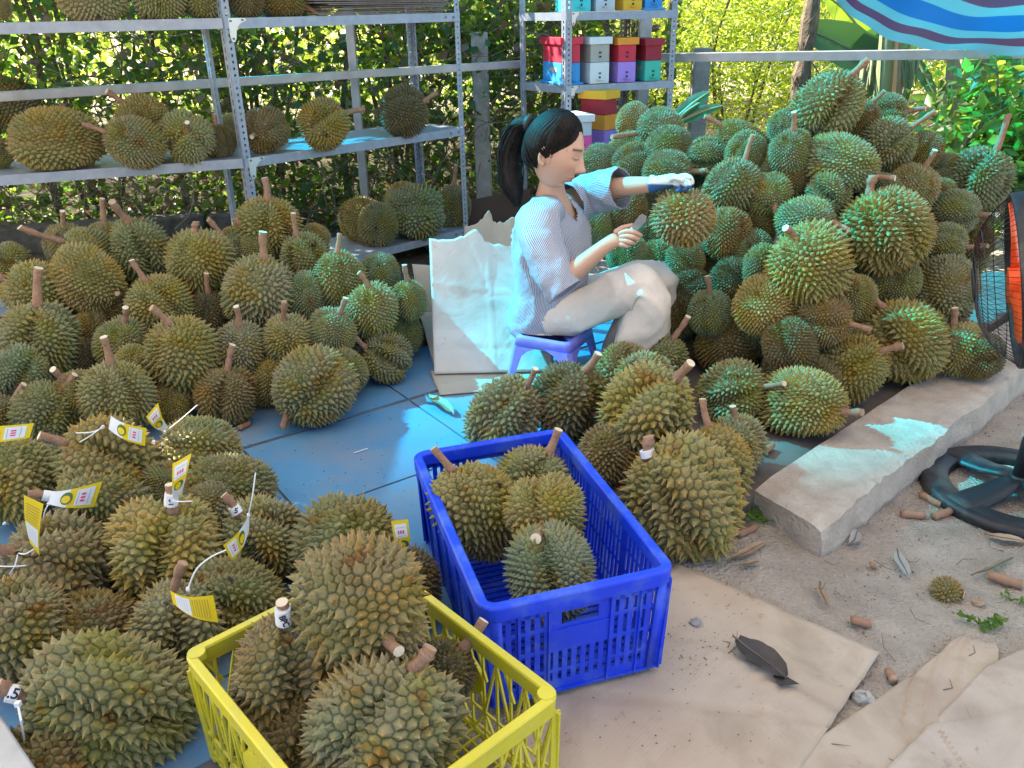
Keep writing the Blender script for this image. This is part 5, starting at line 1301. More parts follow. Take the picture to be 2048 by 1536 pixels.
# id  x y  half-width aspect  stem-angle tilt stem-length  shape tone zone | label
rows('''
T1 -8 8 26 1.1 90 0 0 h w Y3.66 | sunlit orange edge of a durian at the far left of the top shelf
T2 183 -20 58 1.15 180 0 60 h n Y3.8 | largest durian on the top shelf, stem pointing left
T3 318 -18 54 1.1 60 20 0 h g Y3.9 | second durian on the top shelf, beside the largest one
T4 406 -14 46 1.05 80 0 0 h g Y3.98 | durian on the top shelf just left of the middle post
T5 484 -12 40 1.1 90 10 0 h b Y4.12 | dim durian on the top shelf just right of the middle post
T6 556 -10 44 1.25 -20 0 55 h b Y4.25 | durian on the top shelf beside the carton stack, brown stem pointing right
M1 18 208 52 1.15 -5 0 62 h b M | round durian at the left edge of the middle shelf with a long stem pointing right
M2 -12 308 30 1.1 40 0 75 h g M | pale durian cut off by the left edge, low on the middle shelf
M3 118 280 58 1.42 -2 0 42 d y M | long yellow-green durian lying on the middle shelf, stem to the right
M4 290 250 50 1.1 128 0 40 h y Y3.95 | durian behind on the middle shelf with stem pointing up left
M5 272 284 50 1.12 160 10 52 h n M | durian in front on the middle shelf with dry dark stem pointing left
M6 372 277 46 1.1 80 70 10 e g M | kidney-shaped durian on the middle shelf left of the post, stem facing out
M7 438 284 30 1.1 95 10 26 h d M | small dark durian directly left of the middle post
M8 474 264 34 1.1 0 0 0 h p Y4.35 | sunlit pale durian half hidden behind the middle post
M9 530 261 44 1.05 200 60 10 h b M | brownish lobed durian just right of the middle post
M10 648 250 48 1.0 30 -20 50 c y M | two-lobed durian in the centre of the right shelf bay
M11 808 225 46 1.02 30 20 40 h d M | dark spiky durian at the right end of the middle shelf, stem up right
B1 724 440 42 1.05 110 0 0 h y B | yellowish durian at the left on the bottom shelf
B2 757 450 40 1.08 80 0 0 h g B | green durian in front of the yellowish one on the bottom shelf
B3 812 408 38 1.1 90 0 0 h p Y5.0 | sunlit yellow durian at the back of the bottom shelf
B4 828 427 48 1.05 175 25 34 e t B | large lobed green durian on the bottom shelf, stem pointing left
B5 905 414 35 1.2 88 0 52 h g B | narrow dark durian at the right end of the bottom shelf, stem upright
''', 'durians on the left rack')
rows('''
L1 540 455 57 1.0 92 20 50 b y L | durian crowning the left heap in front of the rack post
L2 468 482 26 1.1 140 0 0 h y L.2 | small yellow durian peeping out behind the top of the left heap
L3 630 474 26 1.0 60 0 0 h w L.2 | small orange-brown durian behind the top right of the left heap
L4 214 482 36 1.05 95 10 52 h w L.12 | brown durian at the back of the left heap, pale cut stem upright
L5 288 502 56 1.25 115 30 58 c g L | wide lobed green durian at the back of the left heap with stem leaning left
L6 397 525 58 1.12 92 25 24 b y L-.1 | yellow-flanked durian at the back of the left heap with a short red stub
L7 136 492 40 1.1 95 15 36 h n L.1 | durian at the upper left of the heap with a dark red stub
L8 18 532 40 1.1 110 10 0 h g L.1 | shaded durian at the far upper left of the heap
L9 186 512 48 1.3 150 20 85 d g L.05 | long durian with a long pale stem lying up left on the heap
L10 178 560 58 1.22 -38 10 0 d y L-.08 | tilted oval durian below the long stem on the left heap
L11 84 592 58 1.2 150 10 40 b y L | yellowish durian at the left of the heap over the long stem
L12 325 608 54 1.08 122 25 52 b y L-.05 | plump durian in the heart of the left heap with pale stem up left
L13 240 622 40 1.1 90 60 22 h b L.12 | durian in a gap of the left heap showing a round cut stem end
L14 80 682 74 1.06 92 28 72 c g L-.05 | big grey-green two-lobed durian at the left with a thick upright stem
L15 518 585 66 1.1 80 25 62 b n L-.05 | largest durian in the centre of the left heap, pale stem upright
L16 480 512 40 1.15 130 15 52 h t L.08 | bluish-green durian with grey stem leaning left near the top of the heap
L17 510 502 36 1.1 110 15 42 h g L.04 | green durian with short stem under the crowning durian
L18 618 522 48 1.15 112 15 52 c g L.03 | green durian with stem leaning left, upper right of the left heap
L19 680 562 50 1.22 95 20 44 d g L-.02 | tall green durian at the upper right of the left heap, grey stem upright
L20 612 595 38 1.35 90 20 0 h t L.0 | narrow green durian wedged in the middle right of the left heap
L21 758 552 40 1.1 90 10 0 h t L.1 | teal-topped durian at the back right of the left heap
L22 742 620 48 1.06 92 20 38 b g L-.02 | grooved durian near the right side of the left heap, stem upright
L23 818 600 34 1.15 96 20 42 h g L.05 | small green durian at the right edge of the left heap, white-tipped stem
L24 664 665 46 1.0 70 30 36 h g L-.02 | round durian on the right of the heap with brown stem up
L25 580 680 50 .98 105 35 46 a w L-.02 | round tan durian with bent brown stem in the lower right of the heap
L26 480 694 49 1.0 90 35 40 a n L-.02 | round durian low in the middle of the left heap, thin stem upright
L27 416 630 42 1.15 85 25 46 h d L.08 | dark durian in a hollow of the left heap with dark stem
L28 365 708 69 1.02 110 30 50 a y L-.08 | round yellow-green durian with stem up left, front of the left heap
L29 245 692 50 1.1 85 30 40 h g L.0 | grey-green durian with tall white-ended stem left of the round yellow one
L30 270 740 40 1.25 80 10 0 h g L-.03 | narrow green durian behind the round yellow one
L31 186 655 36 1.1 90 20 0 h w L.12 | orange-brown durian deep in the left heap
L32 240 795 62 1.14 105 20 66 b g L-.05 | large green durian at the heap's lower left, thick upright stem
L33 36 748 52 1.1 60 20 0 c t L-.1 | blackened-groove durian at the left edge of the heap
L34 160 790 44 1.05 130 25 40 h y L-.06 | yellow-green durian with a dark knuckled stem, lower left of the heap
L35 96 832 60 1.05 62 30 50 b g F.02 | grey-green durian with reddish stem leaning right, at the left
L36 6 842 46 1.1 65 30 44 h b F.04 | durian cut off at the left edge with a reddish stump
L37 340 808 42 .95 90 15 0 h y F | small squat yellow durian on the floor before the left heap
L38 455 790 58 .98 90 30 56 c b F | brownish grooved durian on the blue floor, slender upright stem
L39 545 765 44 1.15 80 20 56 h y F | yellow durian leaning behind the kidney-shaped one on the floor
L40 626 780 70 1.06 228 15 34 e n F | big kidney-shaped durian on the blue floor, stem pointing down left
L41 688 742 46 1.05 -40 10 0 h g F.02 | green durian behind the kidney-shaped one, at the heap's right foot
L42 772 715 50 1.0 150 25 28 c n F | two-lobed durian at the right foot of the left heap, dark stem left
L43 806 668 38 1.1 90 20 36 h g F.03 | green durian behind the right foot of the heap with a pale-ended stem
L44 850 668 20 1.2 160 0 30 h d F | dark durian sliver behind the long pale carton
L45 170 722 38 1.1 90 0 0 h d L.1 | shadowed durian low in a gap at the left of the heap
''', 'durians in the left heap')
rows('''
N1 400 900 60 1.25 172 15 44 g g F.02 | green-topped durian with paper tag and zip tie, upper right of the tagged group
N2 214 932 78 1.16 152 25 52 i y F.03 | large yellow durian with taped stem up left, centre of the tagged group
N3 22 958 78 1.05 100 20 0 f y F.02 | big yellowish durian at the left edge of the tagged group
N4 92 938 40 1.2 80 10 0 f t F | dark green durian wedged behind the big yellowish one at the left
N5 205 1012 70 1.15 168 20 62 i g F.0 | durian with white-taped stem at its left and a yellow tag over it
N6 334 972 48 1.1 -10 25 44 h g F.01 | shaded durian with brown stem pointing right behind the numbered stem
N7 462 975 60 1.4 170 10 0 g g F | long green durian on the blue floor at the edge of the tagged group
N8 425 1012 46 1.1 100 20 0 f n F.02 | durian between the numbered stems in the tagged group
N9 338 1108 98 1.0 92 38 58 i y F.04 | big lobed yellow-green durian in the middle of the tagged group, numbered stem behind
N10 535 1080 84 1.08 140 35 52 c g F | round durian beside the blue floor with a taped stem at its upper left
N11 128 1130 96 1.06 165 30 62 i w F.02 | brownish lobed durian at the left with a stubby bare stem
N12 28 1262 98 1.05 60 20 0 f w F.03 | large brown-tinged durian at the left edge, above the biggest one
N13 192 1272 86 1.0 80 20 0 f b F-.02 | shadowed durian behind the biggest durian
N14 352 1258 84 1.1 95 40 52 i n F | durian beside the yellow crate corner, thick cut stem and yellow tag
N15 478 1208 72 1.3 170 15 0 g g F | pale green durian behind the yellow crate's back rail
N16 432 1150 42 1.0 60 0 0 f g F.02 | small durian tucked between two lobed durians in the tagged group
N17 232 1412 112 1.44 174 14 66 g g F | biggest durian, lying lengthwise at the lower left with numbered stem tape
N18 694 1096 98 1.05 80 20 0 f g F | round green durian behind the tall one in the yellow crate
N19 812 1168 64 1.15 100 20 0 f d F.03 | blackish durian wedged between the two crates
N20 70 1560 98 1.1 70 10 0 f b F-.03 | shadowed durian at the very bottom left corner
''', 'durians with paper tags at the lower left')
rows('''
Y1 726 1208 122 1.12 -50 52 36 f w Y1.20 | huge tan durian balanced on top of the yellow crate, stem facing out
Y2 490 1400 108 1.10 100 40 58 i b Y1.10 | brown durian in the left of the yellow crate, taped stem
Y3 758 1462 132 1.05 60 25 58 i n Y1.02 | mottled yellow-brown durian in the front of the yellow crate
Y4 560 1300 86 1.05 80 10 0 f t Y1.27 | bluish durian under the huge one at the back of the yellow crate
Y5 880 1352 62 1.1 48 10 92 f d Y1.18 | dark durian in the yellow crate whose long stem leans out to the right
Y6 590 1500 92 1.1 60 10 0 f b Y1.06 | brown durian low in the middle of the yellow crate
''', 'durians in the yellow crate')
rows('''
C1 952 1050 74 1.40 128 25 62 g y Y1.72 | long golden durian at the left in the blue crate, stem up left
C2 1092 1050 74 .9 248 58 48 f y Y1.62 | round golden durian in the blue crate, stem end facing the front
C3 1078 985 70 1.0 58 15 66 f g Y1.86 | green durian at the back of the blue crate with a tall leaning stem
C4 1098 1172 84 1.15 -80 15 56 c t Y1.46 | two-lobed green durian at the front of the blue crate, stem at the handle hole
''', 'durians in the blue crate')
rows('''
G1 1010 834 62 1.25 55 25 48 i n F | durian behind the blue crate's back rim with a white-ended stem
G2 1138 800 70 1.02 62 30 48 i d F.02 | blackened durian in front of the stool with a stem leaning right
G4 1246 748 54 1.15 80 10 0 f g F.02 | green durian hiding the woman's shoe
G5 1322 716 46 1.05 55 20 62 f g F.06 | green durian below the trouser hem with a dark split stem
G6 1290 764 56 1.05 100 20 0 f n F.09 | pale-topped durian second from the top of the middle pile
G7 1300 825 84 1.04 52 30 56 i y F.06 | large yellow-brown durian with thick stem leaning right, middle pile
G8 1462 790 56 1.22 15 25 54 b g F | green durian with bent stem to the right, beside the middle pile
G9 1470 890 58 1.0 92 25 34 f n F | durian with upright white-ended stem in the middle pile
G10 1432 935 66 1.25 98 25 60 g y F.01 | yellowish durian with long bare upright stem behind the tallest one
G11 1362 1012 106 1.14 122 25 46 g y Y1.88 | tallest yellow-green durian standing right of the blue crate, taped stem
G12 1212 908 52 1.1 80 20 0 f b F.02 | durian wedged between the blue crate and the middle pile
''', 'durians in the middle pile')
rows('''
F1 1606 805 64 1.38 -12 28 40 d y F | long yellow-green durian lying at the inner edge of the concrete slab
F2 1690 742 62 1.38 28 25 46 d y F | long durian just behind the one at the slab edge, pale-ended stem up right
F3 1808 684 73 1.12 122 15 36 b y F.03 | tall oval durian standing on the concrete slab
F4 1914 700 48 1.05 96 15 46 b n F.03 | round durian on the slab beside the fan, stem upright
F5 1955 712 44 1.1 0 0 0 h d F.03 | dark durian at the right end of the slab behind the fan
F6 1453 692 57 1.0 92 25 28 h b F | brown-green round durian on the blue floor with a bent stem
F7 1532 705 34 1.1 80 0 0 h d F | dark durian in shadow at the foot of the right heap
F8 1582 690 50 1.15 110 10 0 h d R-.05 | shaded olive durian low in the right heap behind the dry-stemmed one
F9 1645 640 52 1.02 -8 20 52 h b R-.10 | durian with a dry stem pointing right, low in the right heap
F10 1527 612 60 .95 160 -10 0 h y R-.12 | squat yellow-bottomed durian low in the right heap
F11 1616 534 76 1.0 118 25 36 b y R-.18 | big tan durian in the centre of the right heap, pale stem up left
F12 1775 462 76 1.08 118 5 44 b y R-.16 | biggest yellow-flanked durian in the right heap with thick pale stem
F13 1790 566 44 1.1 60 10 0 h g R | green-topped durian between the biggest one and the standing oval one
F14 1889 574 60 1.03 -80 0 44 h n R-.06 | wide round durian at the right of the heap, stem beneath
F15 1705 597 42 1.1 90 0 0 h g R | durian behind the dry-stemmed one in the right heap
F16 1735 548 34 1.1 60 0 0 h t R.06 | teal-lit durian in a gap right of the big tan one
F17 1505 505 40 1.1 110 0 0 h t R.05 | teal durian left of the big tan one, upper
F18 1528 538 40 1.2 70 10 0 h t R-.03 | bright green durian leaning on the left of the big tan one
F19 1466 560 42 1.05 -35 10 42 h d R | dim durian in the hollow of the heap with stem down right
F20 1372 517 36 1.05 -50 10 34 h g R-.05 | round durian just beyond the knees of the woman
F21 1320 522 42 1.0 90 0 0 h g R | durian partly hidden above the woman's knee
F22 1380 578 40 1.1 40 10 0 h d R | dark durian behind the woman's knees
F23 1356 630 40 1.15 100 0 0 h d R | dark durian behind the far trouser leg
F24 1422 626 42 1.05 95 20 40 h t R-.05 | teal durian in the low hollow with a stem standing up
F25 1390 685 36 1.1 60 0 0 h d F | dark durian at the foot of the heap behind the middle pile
''', 'durians in the right heap')
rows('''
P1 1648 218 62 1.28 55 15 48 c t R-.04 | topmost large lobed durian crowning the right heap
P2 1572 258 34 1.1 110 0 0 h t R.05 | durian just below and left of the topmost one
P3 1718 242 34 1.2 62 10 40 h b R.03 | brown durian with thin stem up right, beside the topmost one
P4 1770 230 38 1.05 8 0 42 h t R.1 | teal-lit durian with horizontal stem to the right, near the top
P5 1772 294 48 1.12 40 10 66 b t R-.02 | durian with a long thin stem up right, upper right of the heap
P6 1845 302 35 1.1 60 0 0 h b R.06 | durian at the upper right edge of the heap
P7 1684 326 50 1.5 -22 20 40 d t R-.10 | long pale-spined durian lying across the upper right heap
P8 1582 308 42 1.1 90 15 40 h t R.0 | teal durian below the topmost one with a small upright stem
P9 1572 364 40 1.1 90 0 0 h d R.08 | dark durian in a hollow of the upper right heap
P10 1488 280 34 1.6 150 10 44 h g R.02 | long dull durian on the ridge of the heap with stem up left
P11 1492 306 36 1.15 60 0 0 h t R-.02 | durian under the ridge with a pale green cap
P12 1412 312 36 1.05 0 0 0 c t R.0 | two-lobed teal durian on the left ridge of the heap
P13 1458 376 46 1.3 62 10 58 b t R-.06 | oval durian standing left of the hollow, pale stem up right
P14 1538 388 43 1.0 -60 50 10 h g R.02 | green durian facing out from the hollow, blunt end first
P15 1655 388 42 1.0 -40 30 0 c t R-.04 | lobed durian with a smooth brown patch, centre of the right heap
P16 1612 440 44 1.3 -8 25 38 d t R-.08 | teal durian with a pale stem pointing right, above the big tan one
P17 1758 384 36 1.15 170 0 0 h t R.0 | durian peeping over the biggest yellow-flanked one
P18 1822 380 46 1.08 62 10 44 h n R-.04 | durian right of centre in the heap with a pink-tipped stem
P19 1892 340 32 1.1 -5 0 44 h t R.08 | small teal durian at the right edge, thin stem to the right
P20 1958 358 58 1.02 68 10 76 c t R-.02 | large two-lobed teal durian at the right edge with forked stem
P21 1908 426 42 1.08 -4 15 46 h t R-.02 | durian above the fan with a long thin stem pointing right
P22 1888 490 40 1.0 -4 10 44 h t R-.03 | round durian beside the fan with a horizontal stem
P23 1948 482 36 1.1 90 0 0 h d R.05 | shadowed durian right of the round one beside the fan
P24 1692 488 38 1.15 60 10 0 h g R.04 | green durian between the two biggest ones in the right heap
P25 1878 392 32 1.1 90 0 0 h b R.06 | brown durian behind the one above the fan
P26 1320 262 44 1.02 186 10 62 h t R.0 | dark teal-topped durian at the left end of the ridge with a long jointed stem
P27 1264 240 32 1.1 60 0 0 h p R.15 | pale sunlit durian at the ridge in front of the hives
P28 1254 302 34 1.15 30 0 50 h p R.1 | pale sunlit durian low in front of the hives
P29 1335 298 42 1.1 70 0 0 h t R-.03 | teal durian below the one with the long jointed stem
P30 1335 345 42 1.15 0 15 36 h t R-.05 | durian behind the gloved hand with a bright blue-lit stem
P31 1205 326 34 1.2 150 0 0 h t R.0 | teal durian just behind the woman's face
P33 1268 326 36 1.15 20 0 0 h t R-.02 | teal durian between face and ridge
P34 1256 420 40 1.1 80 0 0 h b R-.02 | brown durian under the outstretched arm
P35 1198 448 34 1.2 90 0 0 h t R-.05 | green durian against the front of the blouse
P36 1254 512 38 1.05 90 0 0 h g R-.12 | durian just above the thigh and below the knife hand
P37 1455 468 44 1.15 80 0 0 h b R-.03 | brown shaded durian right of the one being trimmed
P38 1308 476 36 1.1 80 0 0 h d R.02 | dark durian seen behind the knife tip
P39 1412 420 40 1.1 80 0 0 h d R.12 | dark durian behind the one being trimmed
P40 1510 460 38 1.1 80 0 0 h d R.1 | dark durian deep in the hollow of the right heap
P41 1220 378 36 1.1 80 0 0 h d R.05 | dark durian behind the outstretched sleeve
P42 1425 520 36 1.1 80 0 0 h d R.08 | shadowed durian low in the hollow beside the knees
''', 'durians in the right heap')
D['H'] = durian(1367, 436, 58, .95, 88, 14, 34, 's', 'w', 'Y2.93', 'half-trimmed durian held up by its stem in the gloved hand', None, 1.0)
# the rest of each heap, behind its front layer
def fill(group, label, names, n_lim, back, down):
    k = 0
    for nm in names:
        i = D[nm]; p = i['pos']-i['T']*back; p.z -= down; q = i['R']*.95
        if p.z < q*.9: p.z = q*.9
        if min((p-o['pos']).length/(q+o['R']) for o in ALL) < .66: continue
        w_ = i['root']['label'].split(',')[0].split(' with ')[0].split()[:11]; fl = 'half-buried durian behind the '+' '.join(w_)
        durian(0, 0, 0, 1.1, rnd.uniform(30, 150), rnd.uniform(-20, 20), 0, rnd.choice('hhba'), rnd.choice('gdbn'), 'Y1', fl, group, pos=p, R=q); k += 1
        if k >= n_lim: break
fill('durians buried in the left heap', 'durian buried behind the front layer of the left heap', [k for k in D if k[0] == 'L'], 30, .20, .07)
fill('durians buried in the right heap', 'durian buried behind the front layer of the right heap', [k for k in D if k[0] in 'PF'], 44, .21, .08)
rows('''
S1 1892 1186 29 .95 -15 0 8 t w Y1.735 | tiny unripe durian lying alone on the dirt
''', None)

# ---- tape on stems, with the hand-written numbers
M_tape = mat('white_tape', (.72, .73, .74), (.78, .79, .80), 8, .5)
M_ink = mat('ink', (.012, .012, .02), None, rough=.6)
def tape(k, f0, f1, txt=None, size=.020, turn=0):
    i = D[k]; root = i['root']; b = MB(); p0 = i['pole']+i['As']*i['stem']*f0; p1 = i['pole']+i['As']*i['stem']*f1; r_ = i['srad']*1.12+.0015
    b.tube([p0, p1], [r_*1.05, r_], 16); b.build('tape_band', M_tape, root, smooth=False)
    if txt:
        cu = bpy.data.curves.new('marking', 'FONT'); cu.body = txt; cu.size = size; cu.align_x = 'CENTER'; cu.align_y = 'CENTER'; cu.materials.append(M_ink); cu.offset = .0005
        tmp = bpy.data.objects.new('tmp', cu); C.objects.link(tmp); bpy.context.view_layer.update(); me = bpy.data.meshes.new_from_object(tmp.evaluated_get(bpy.context.evaluated_depsgraph_get())); bpy.data.objects.remove(tmp)
        o = link(bpy.data.objects.new('marking', me)); o.parent = root
        c = (p0+p1)/2; T_ = (CAM-c).normalized(); A = i['As']; nn = (T_-A*T_.dot(A)).normalized()
        up = Matrix.Rotation(math.radians(turn), 3, nn) @ A; xx = up.cross(nn).normalized(); M = Matrix((xx, nn.cross(xx), nn)).transposed().to_4x4(); M.translation = c+nn*(r_*1.06+.0008)-root.location
        o.matrix_local = M
tape('N17', .30, .62, '.5', .026, -90); tape('N10', .15, .45, '5', .018, -40); tape('N9', .35, .75, '1.9', .014, 90); tape('Y2', .25, .8, 'BPC', .015, -75); tape('N1', .3, .55); tape('N5', .1, .55); tape('G11', .12, .45)
# ---- paper tags on zip ties
M_tagy = mat('tag_yellow', (.80, .56, .015), (.84, .60, .02), 6, .5)
M_tagw = mat('tag_white', (.78, .79, .78), None, rough=.5)
M_pink = mat('tag_pink', (.80, .06, .20), None, rough=.5)
M_green = mat('tag_green', (.10, .18, .03), None, rough=.5)
M_greyp = mat('tag_grey', (.45, .46, .48), None, rough=.5)
M_tie = mat('zip_tie', (.74, .76, .77), None, rough=.35)
def ptag(label, quad, Y, face, tie_pts=(), bend=.012):
    """quad: 4 photo points, tie end first: p0, p1 (tie end), p2, p3 (free end)"""
    q = [P(x, y, Y+dy) for (x, y), dy in zip(quad, (0, 0, -.02, -.02))]
    root = empty('price_tag', q[0], label, 'tag', 'paper tags tied to durian stems')
    nrm = (q[1]-q[0]).cross(q[3]-q[0]).normalized()
    if nrm.dot(CAM-q[0]) < 0: nrm = -nrm
    def pt(u, v, off=0): # u across, v from tie to free end
        p = q[0].lerp(q[1], u).lerp(q[3].lerp(q[2], u), v); return p+nrm*(bend*math.sin(math.pi*v)+off)
    def patch(name, u0, u1, v0, v1, m, off, n_=8):
        b = MB(); V_ = [pt(u0+(u1-u0)*a, v0+(v1-v0)*c/n_, off) for c in range(n_+1) for a in (0, .5, 1)]
        b.add(V_, [(c*3+a, c*3+a+1, c*3+a+4, c*3+a+3) for c in range(n_) for a in (0, 1)]); return b.build(name, m, root)
    def disc(name, cu_, cv, ru, rv, m, off):
        b = MB(); V_ = [pt(cu_+ru*math.cos(a), cv+rv*math.sin(a), off) for a in np.linspace(0, 6.283, 17)[:-1]]; b.add(V_, [list(range(16))]); b.build(name, m, root)
    if face == 'front':
        patch('paper', 0, 1, 0, .45, M_tagw, 0); patch('paper', 0, 1, .45, 1, M_tagy, 0)
        patch('price_panel', .12, .88, .60, .92, M_tagw, .0008)
        disc('durian_picture', .5, .40, .36, .13, M_green, .0012); disc('durian_picture', .46, .40, .22, .10, M_tagy, .0018)
        for k in range(3): patch('printed_mark', .30+.15*k, .39+.15*k, .70, .78, M_pink, .0014, 1)
        for k in range(2): patch('printed_line', .2, .8, .64+.2*k, .652+.2*k, M_greyp, .0014, 1)
    else:
        patch('paper', 0, 1, 0, 1, M_tagy, 0); patch('price_panel', .08, .92, .14, .52, M_tagw, .0008)
        for k in range(5): patch('printed_line', .18, .82, .19+.06*k, .197+.06*k, M_greyp, .0014, 1)
        for k in range(7): patch('printed_line', .12, .88, .58+.05*k, .588+.05*k, M_twig, .0014, 1)
    for pts in tie_pts:
        b = MB(); b.tube([Vector(p) for p in cr([P(x, y, Y+dy) for x, y, dy in pts], 5)], .0016, 5); b.build('zip_tie', M_tie, root)
        x, y, dy = pts[0]; b = MB(); b.box(P(x, y, Y+dy), (.006, .006, .006)); b.build('tie_head', M_tie, root)
def yof(k, d=.0): return D[k]['pos'].y-d
ptag('yellow and white tag reaching in from the left edge of the photo', [(-60, 885), (-58, 850), (68, 846), (59, 876)], yof('N3', .02), 'front')
ptag('blue-white tag lying over the back of the large yellow durian', [(217, 858), (222, 832), (293, 856), (290, 892)], yof('N2', .10), 'front', [[(205, 855, 0), (185, 864, -.01), (152, 866, 0)], [(206, 853, 0), (180, 872, -.03), (160, 884, -.02)]])
ptag('small upright tag on the stem at the top right of the tagged group', [(324, 862), (337, 855), (316, 805), (292, 834)], yof('N1', .05), 'front', [[(330, 864, 0), (360, 840, -.02), (395, 810, -.02)]])
ptag('large curved front-facing tag with durian picture in the tagged group', [(96, 1008), (104, 984), (205, 962), (188, 1014)], yof('N5', .12), 'front', [[(97, 1008, 0), (90, 1022, -.01), (86, 1040, 0)]])
ptag('tall narrow yellow tag standing beside the stubby bare stem', [(60, 1085), (79, 1112), (87, 1008), (48, 990)], yof('N11', .10), 'back', [[(36, 1106, 0), (50, 1108, -.02), (68, 1098, -.01)], [(36, 1106, 0), (30, 1130, -.02), (20, 1148, -.02)], [(-30, 1131, 0), (20, 1133, -.02), (52, 1131, -.02)]], .006)
ptag('twisted upright tag above the stem marked with a number', [(346, 1000), (364, 985), (383, 906), (345, 928)], yof('N9', .02), 'front', [[(347, 1002, 0), (365, 1003, -.02), (385, 1002, -.02)]])
ptag('slanted tag hanging from the taped stem beside the blue floor', [(498, 1062), (499, 1028), (446, 1090), (463, 1122)], yof('N10', .16), 'front', [[(497, 1030, 0), (505, 990, .0), (511, 945, .02)]])
ptag('yellow back-printed tag beside the yellow crate corner', [(346, 1206), (340, 1181), (426, 1190), (437, 1245)], yof('N14', .14), 'back', [[(376, 1178, -.02), (392, 1140, -.02), (420, 1115, -.01), (452, 1100, 0)]])
ptag('upright tag with durian picture between the green durian and blue crate', [(798, 1112), (826, 1104), (816, 1038), (782, 1042)], yof('N18', .10), 'front')
b = MB(); i = D['N17']; c = i['pole']+i['As']*i['stem']*.3
ti = empty('zip_tie', c, 'loose white zip tie hanging from the stem of the biggest durian', 'zip tie')
b.tube([P(36, 1408, c.y-.03), P(42, 1440, c.y-.05), P(52, 1500, c.y-.05)], .0022, 5); b.build('strap', M_tie, ti); b = MB(); b.box(P(36, 1408, c.y-.03), (.009, .009, .009)); b.build('tie_head', M_tie, ti)
# ================================================================== SMALL THINGS ON THE GROUND
def gp(x, y, up=.0):
    p = G(x, y, -.05)
    for _ in range(6):
        z = zg(p.x, p.y); p = G(x, y, z+up)
    return p
def dleaf(label, a, b_, wpx, m, curl=.012, up=.012, onfloor=False, group=None):
    pa = G(*a, up) if onfloor else gp(*a, up); pb = G(*b_, up) if onfloor else gp(*b_, up)
    root = empty('dry_leaf', pa, label, 'leaf', group); d = pb-pa; L_ = d.length; d.normalize(); s = d.cross(UPV).normalized()
    wd = wpx*(pa-CAM).dot(_F)/FPX; V_, F_ = [], []; K = 14
    for i in range(K+1):
        t_ = i/K; w_ = wd*.5*max(.03, math.sin(math.pi*(.04+.93*t_)))**.7
        p = pa+d*L_*t_+s*.004*math.sin(t_*5)+UPV*(.004+curl*.5*math.sin(t_*3.1))
        for q in (-1, -.5, 0, .5, 1): V_.append(p+s*q*w_*(1+.08*nz((i*1.3, q*5, wpx)))+UPV*(curl*q*q*(.6+.5*nz((t_*4, q, 2)))))
    F_ = [(i*5+j, i*5+j+1, (i+1)*5+j+1, (i+1)*5+j) for i in range(K) for j in range(4)]
    b = MB(); b.add(V_, F_); b.build('leaf_blade', m, root, smooth=True)
    b = MB(); b.tube([pa-d*L_*.10+UPV*.004]+[pa+d*L_*t_+s*.004*math.sin(t_*5)+UPV*(.0055+curl*.5*math.sin(t_*3.1)) for t_ in np.linspace(0, .95, 8)], list(np.linspace(.0022, .0008, 9)), 5); b.build('midrib', M_twig, root)
    return root
M_ldark = mat('leaf_blackbrown', (.035, .028, .026), (.06, .045, .04), 25, .45, .3, 60)
M_ltan = mat('leaf_tan', (.30, .20, .12), (.40, .29, .19), 20, .7, .2, 60)
M_lgrey = mat('leaf_grey', (.30, .31, .30), (.38, .38, .35), 20, .6, .2, 60)
M_lgreen = mat('leaf_olive', (.16, .17, .10), (.24, .24, .15), 20, .6, .2, 60)
r0 = dleaf('large black-brown dead leaf with torn tip on the big carton', (1474, 1282), (1568, 1362), 62, M_ldark, .016, .026)
b = MB(); pa = gp(1560, 1345, .03); b.add([pa, gp(1600, 1368, .028), gp(1560, 1372, .03), gp(1545, 1352, .03)], [(0, 1, 2, 3)]); o = b.build('torn_tip', M_ldark, r0)
for lb, a, c, wv, m in (('tan dry leaf pressed against the near corner of the slab', (1642, 1058), (1705, 1055), 16, M_ltan), ('grey-blue leaf on the dirt below the slab corner', (1700, 1090), (1718, 1065), 22, M_lgrey),
                     ('long grey-tan leaf on the dirt in the middle', (1795, 1105), (1812, 1155), 22, M_lgrey), ('leaf half buried at the edge of the big carton', (1640, 1170), (1650, 1215), 14, M_ltan),
                     ('orange dry leaf piece under the fan ring', (1975, 1072), (2048, 1088), 26, M_ltan), ('reddish leaf sticking out beside the tallest durian', (1462, 1120), (1535, 1088), 22, M_ltan),
                     ('small pinkish leaf scrap beside the carton corner', (1484, 1132), (1520, 1128), 14, M_ltan), ('thin dead leaf on the dirt near the fan', (1950, 1150), (2030, 1120), 12, M_lgreen)):
    dleaf(lb, a, c, wv, m, .006, .010)
dleaf('curled grey-green leaf on the blue floor by the dark joint', (856, 795), (905, 832), 24, M_lgreen, .02, .006, True)
def cutstem(label, a, c, r_, up=.0, onfloor=False):
    pa, pb = (G(*a, r_) , G(*c, r_)) if onfloor else (gp(*a, r_), gp(*c, r_)); root = empty('cut_stem', pa, label, 'cut stem', 'cut durian stems on the ground')
    b = MB(); pts = [pa.lerp(pb, t_)+UPV*.002*math.sin(t_*7) for t_ in np.linspace(0, 1, 6)]; b.tube(pts, [r_*(1+.12*math.sin(i*2.1+a[0])) for i in range(6)], 9, 0, True, 1); b.build('bark', [M_stem, M_cutd], root, smooth=True)
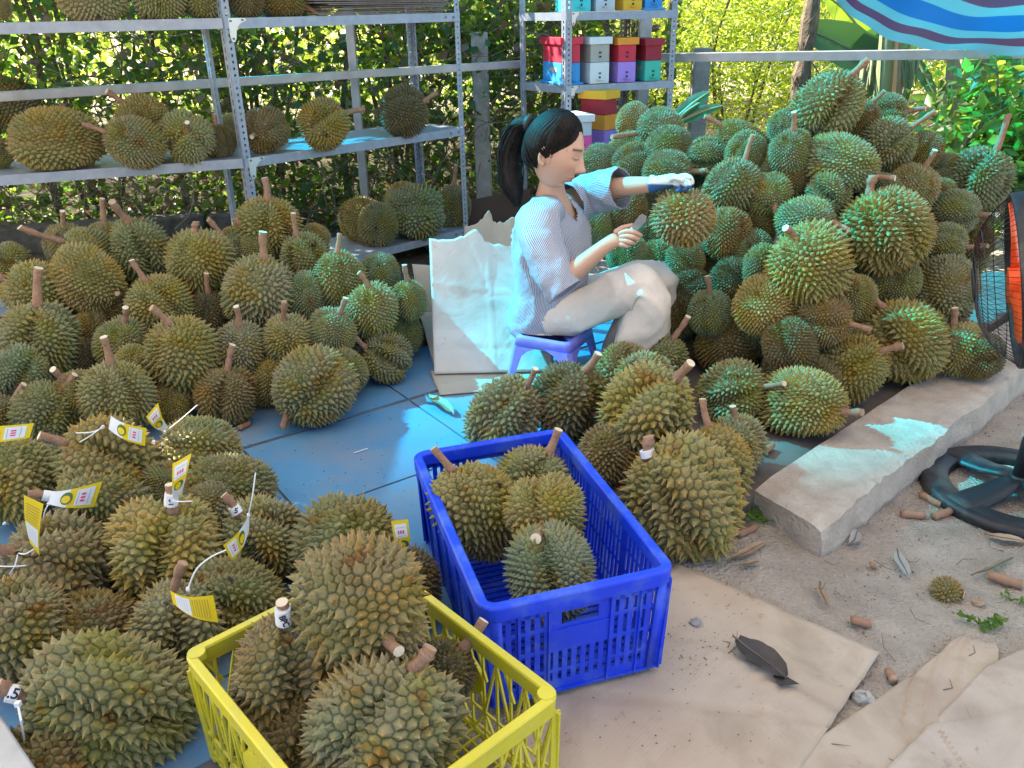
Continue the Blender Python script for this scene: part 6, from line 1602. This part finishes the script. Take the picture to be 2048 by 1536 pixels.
for args in (('short cut stem on the dirt above the lower carton', (1702, 1240), (1742, 1248), .011), ('cut stem near the middle of the dirt, left of the fan', (1802, 1028), (1850, 1030), .012), ('cut stem beside the fan ring', (1868, 1034), (1900, 1022), .012),
             ('long cut stem at the right edge of the dirt', (1976, 1150), (2044, 1170), .013), ('cut stem beside the weeds right of the tallest durian', (1476, 1070), (1510, 1054), .011), ('pale cut stem at the foot of the slab wall', (1830, 932), (1868, 930), .010),
             ('cut stem tucked under the fan ring at its left', (1842, 990), (1880, 1010), .011), ('small cut stub on the dirt in the middle', (1740, 1130), (1752, 1132), .008), ('stub in the dirt gap between the cartons', (1776, 1342), (1788, 1360), .010)): cutstem(*args)
cutstem('cut stub lying on the small carton by the stool', (966, 772), (984, 773), .011, 0, True); cutstem('dark stub on the blue floor before the left heap', (478, 858), (500, 845), .010, 0, True)
cutstem('dark stub beside the slab under the middle pile', (1528, 905), (1545, 890), .011, 0, True)
def stone(label, x, y, s, m, up=0):
    p = gp(x, y, up); b = MB(); V_, F_ = [], []; rs2 = random.Random(int(x)); n_ = 8
    for i in range(6):
        ph = -1.57+3.14*i/5
        for j in range(n_): a = 6.283*j/n_; r_ = s*(1+rs2.uniform(-.22, .22)); V_.append(p+Vector((r_*math.cos(ph)*math.cos(a)*1.2, r_*math.cos(ph)*math.sin(a), r_*.7*math.sin(ph)+s*.3)))
    b.add(V_, [(i*n_+j, i*n_+(j+1) % n_, (i+1)*n_+(j+1) % n_, (i+1)*n_+j) for i in range(5) for j in range(n_)]); tag(b.build('stone', m), label, 'stone')
stone('grey stone in the gap between the two cartons', 1728, 1402, .022, M_conc); stone('grey clod on the big carton', 1393, 1248, .014, mat('clod', (.25, .24, .22), (.36, .34, .31), 40, .95, .8, 90), .015); stone('orange husk scrap beside the tiny durian', 1957, 1208, .013, M_ltan)
def weed(label, x, y, s, n_, seed, leafy=True):
    p = gp(x, y); rs2 = random.Random(seed); root = empty('weed', p, label, 'weed'); b = MB(); M_w = M_leafB
    st_ = MB()
    for i in range(n_):
        a = rs2.uniform(0, 6.283); L_ = s*rs2.uniform(.5, 1.1); e = p+Vector((math.cos(a)*L_, math.sin(a)*L_, L_*rs2.uniform(.3, .8))); m_ = p.lerp(e, .5)+UPV*L_*.15; st_.tube([p, m_, e], [.0018, .0013, .0006], 4)
        for q in range(6):
            c = p.lerp(e, rs2.uniform(.4, 1)); d = Vector((rs2.gauss(0, 1), rs2.gauss(0, 1), rs2.uniform(0, .8))).normalized(); sd = d.cross(UPV).normalized(); l_ = s*rs2.uniform(.22, .45); w_ = l_*.28
            b.add([c, c+d*l_*.5+sd*w_, c+d*l_, c+d*l_*.5-sd*w_], [(0, 1, 2, 3)])
    st_.build('stem', M_w, root); b.build('leaves', M_w, root)
weed('green weed growing by the near slab corner', 1530, 1045, .075, 9, 1); weed('thin weed sprig against the slab end', 1520, 1000, .08, 4, 4); weed('green weed beside the lower right carton', 1958, 1248, .06, 8, 2); weed('tiny weed near the right edge of the dirt', 2020, 1200, .035, 4, 3)
# gravel, crumbs and twigs nobody could count
rs = np.random.RandomState(31); gb = MB()
for i in range(5200):
    x, y = rs.uniform(.25, 2.1), rs.uniform(.95, 3.3)
    if i % 2 and rs.rand() < .5: x = rs.uniform(.8, 1.9); y = 1.07*x+.92+abs(rs.normal())*-.16   # gathered at the slab's foot
    q = nz((x*2.2, y*2.2, 5)); 
    if q < -.05 and rs.rand() < .6: continue
    if (y-1.885) > (x-.825)*.93-.02 and x > .55: continue
    z = zg(x, y)+.010*nz((x*3, y*3, 1))+.006*nz((x*11, y*11, 4)); s = .0012+.0035*rs.rand()**3
    a, c = rs.rand(2)*6.28; gb.add([(x+s*math.cos(a), y+s*math.sin(a), z), (x+s*math.cos(a+2.1), y+s*math.sin(a+2.1), z), (x+s*math.cos(a+4.2), y+s*math.sin(a+4.2), z), (x, y, z+s*1.1)], [(0, 1, 3), (1, 2, 3), (2, 0, 3)], 0 if rs.rand() < .6 else 1)
o = gb.build('gravel', [mat('gravel_pale', (.50, .45, .39), None, rough=.9), mat('gravel_dark', (.22, .17, .13), None, rough=.9)]); tag(o, 'loose gravel and crumbs scattered over the dirt', kind='stuff')
tb = MB()
for i in range(110):
    x, y = rs.uniform(.45, 1.9), rs.uniform(1.1, 2.7)
    if (y-1.885) > (x-.825)*.93-.04 and x > .55: continue
    z = zg(x, y)+.016; a = rs.rand()*6.28; L_ = .02+.09*rs.rand()**2; d = Vector((math.cos(a), math.sin(a), 0)); p = Vector((x, y, z)); k = Vector((-d.y, d.x, 0))*rs.normal()*.25*L_
    tb.tube([p, p+d*L_*.5+k, p+d*L_+Vector((0, 0, .003))], [.0014, .0011, .0006], 4)
o = tb.build('twigs', M_twig); tag(o, 'fine dry twigs scattered over the dirt', kind='stuff')
cb = MB()
for i in range(900):
    k = rs.rand()
    if k < .55: p = G(rs.uniform(1020, 1560), rs.uniform(1180, 1520), -.02); z = zg(p.x, p.y)+.020
    else: p = G(rs.uniform(440, 1000), rs.uniform(760, 1120), 0); z = .0015
    if k < .55 and rs.rand() < .35: p = G(rs.normal(1400, 40), rs.normal(1310, 30), -.02)
    s = .0008+.0022*rs.rand()**3; cb.add([(p.x-s, p.y, z), (p.x+s, p.y-s*.4, z), (p.x+s*.3, p.y+s, z), (p.x, p.y, z+s)], [(0, 1, 3), (1, 2, 3), (2, 0, 3)])
o = cb.build('crumbs', mat('crumb', (.06, .045, .035), None, rough=.9)); tag(o, 'dark crumbs of bark on the carton and the floor', kind='stuff')
b = MB(); tag(empty('twig', G(726, 905, 0), 'pale straw lying on the blue floor', 'twig'), kind=None); root = bpy.data.objects['twig']; b.tube([G(708, 906, .003), G(735, 897, .003)], .002, 5); b.build('stalk', M_tie, root)
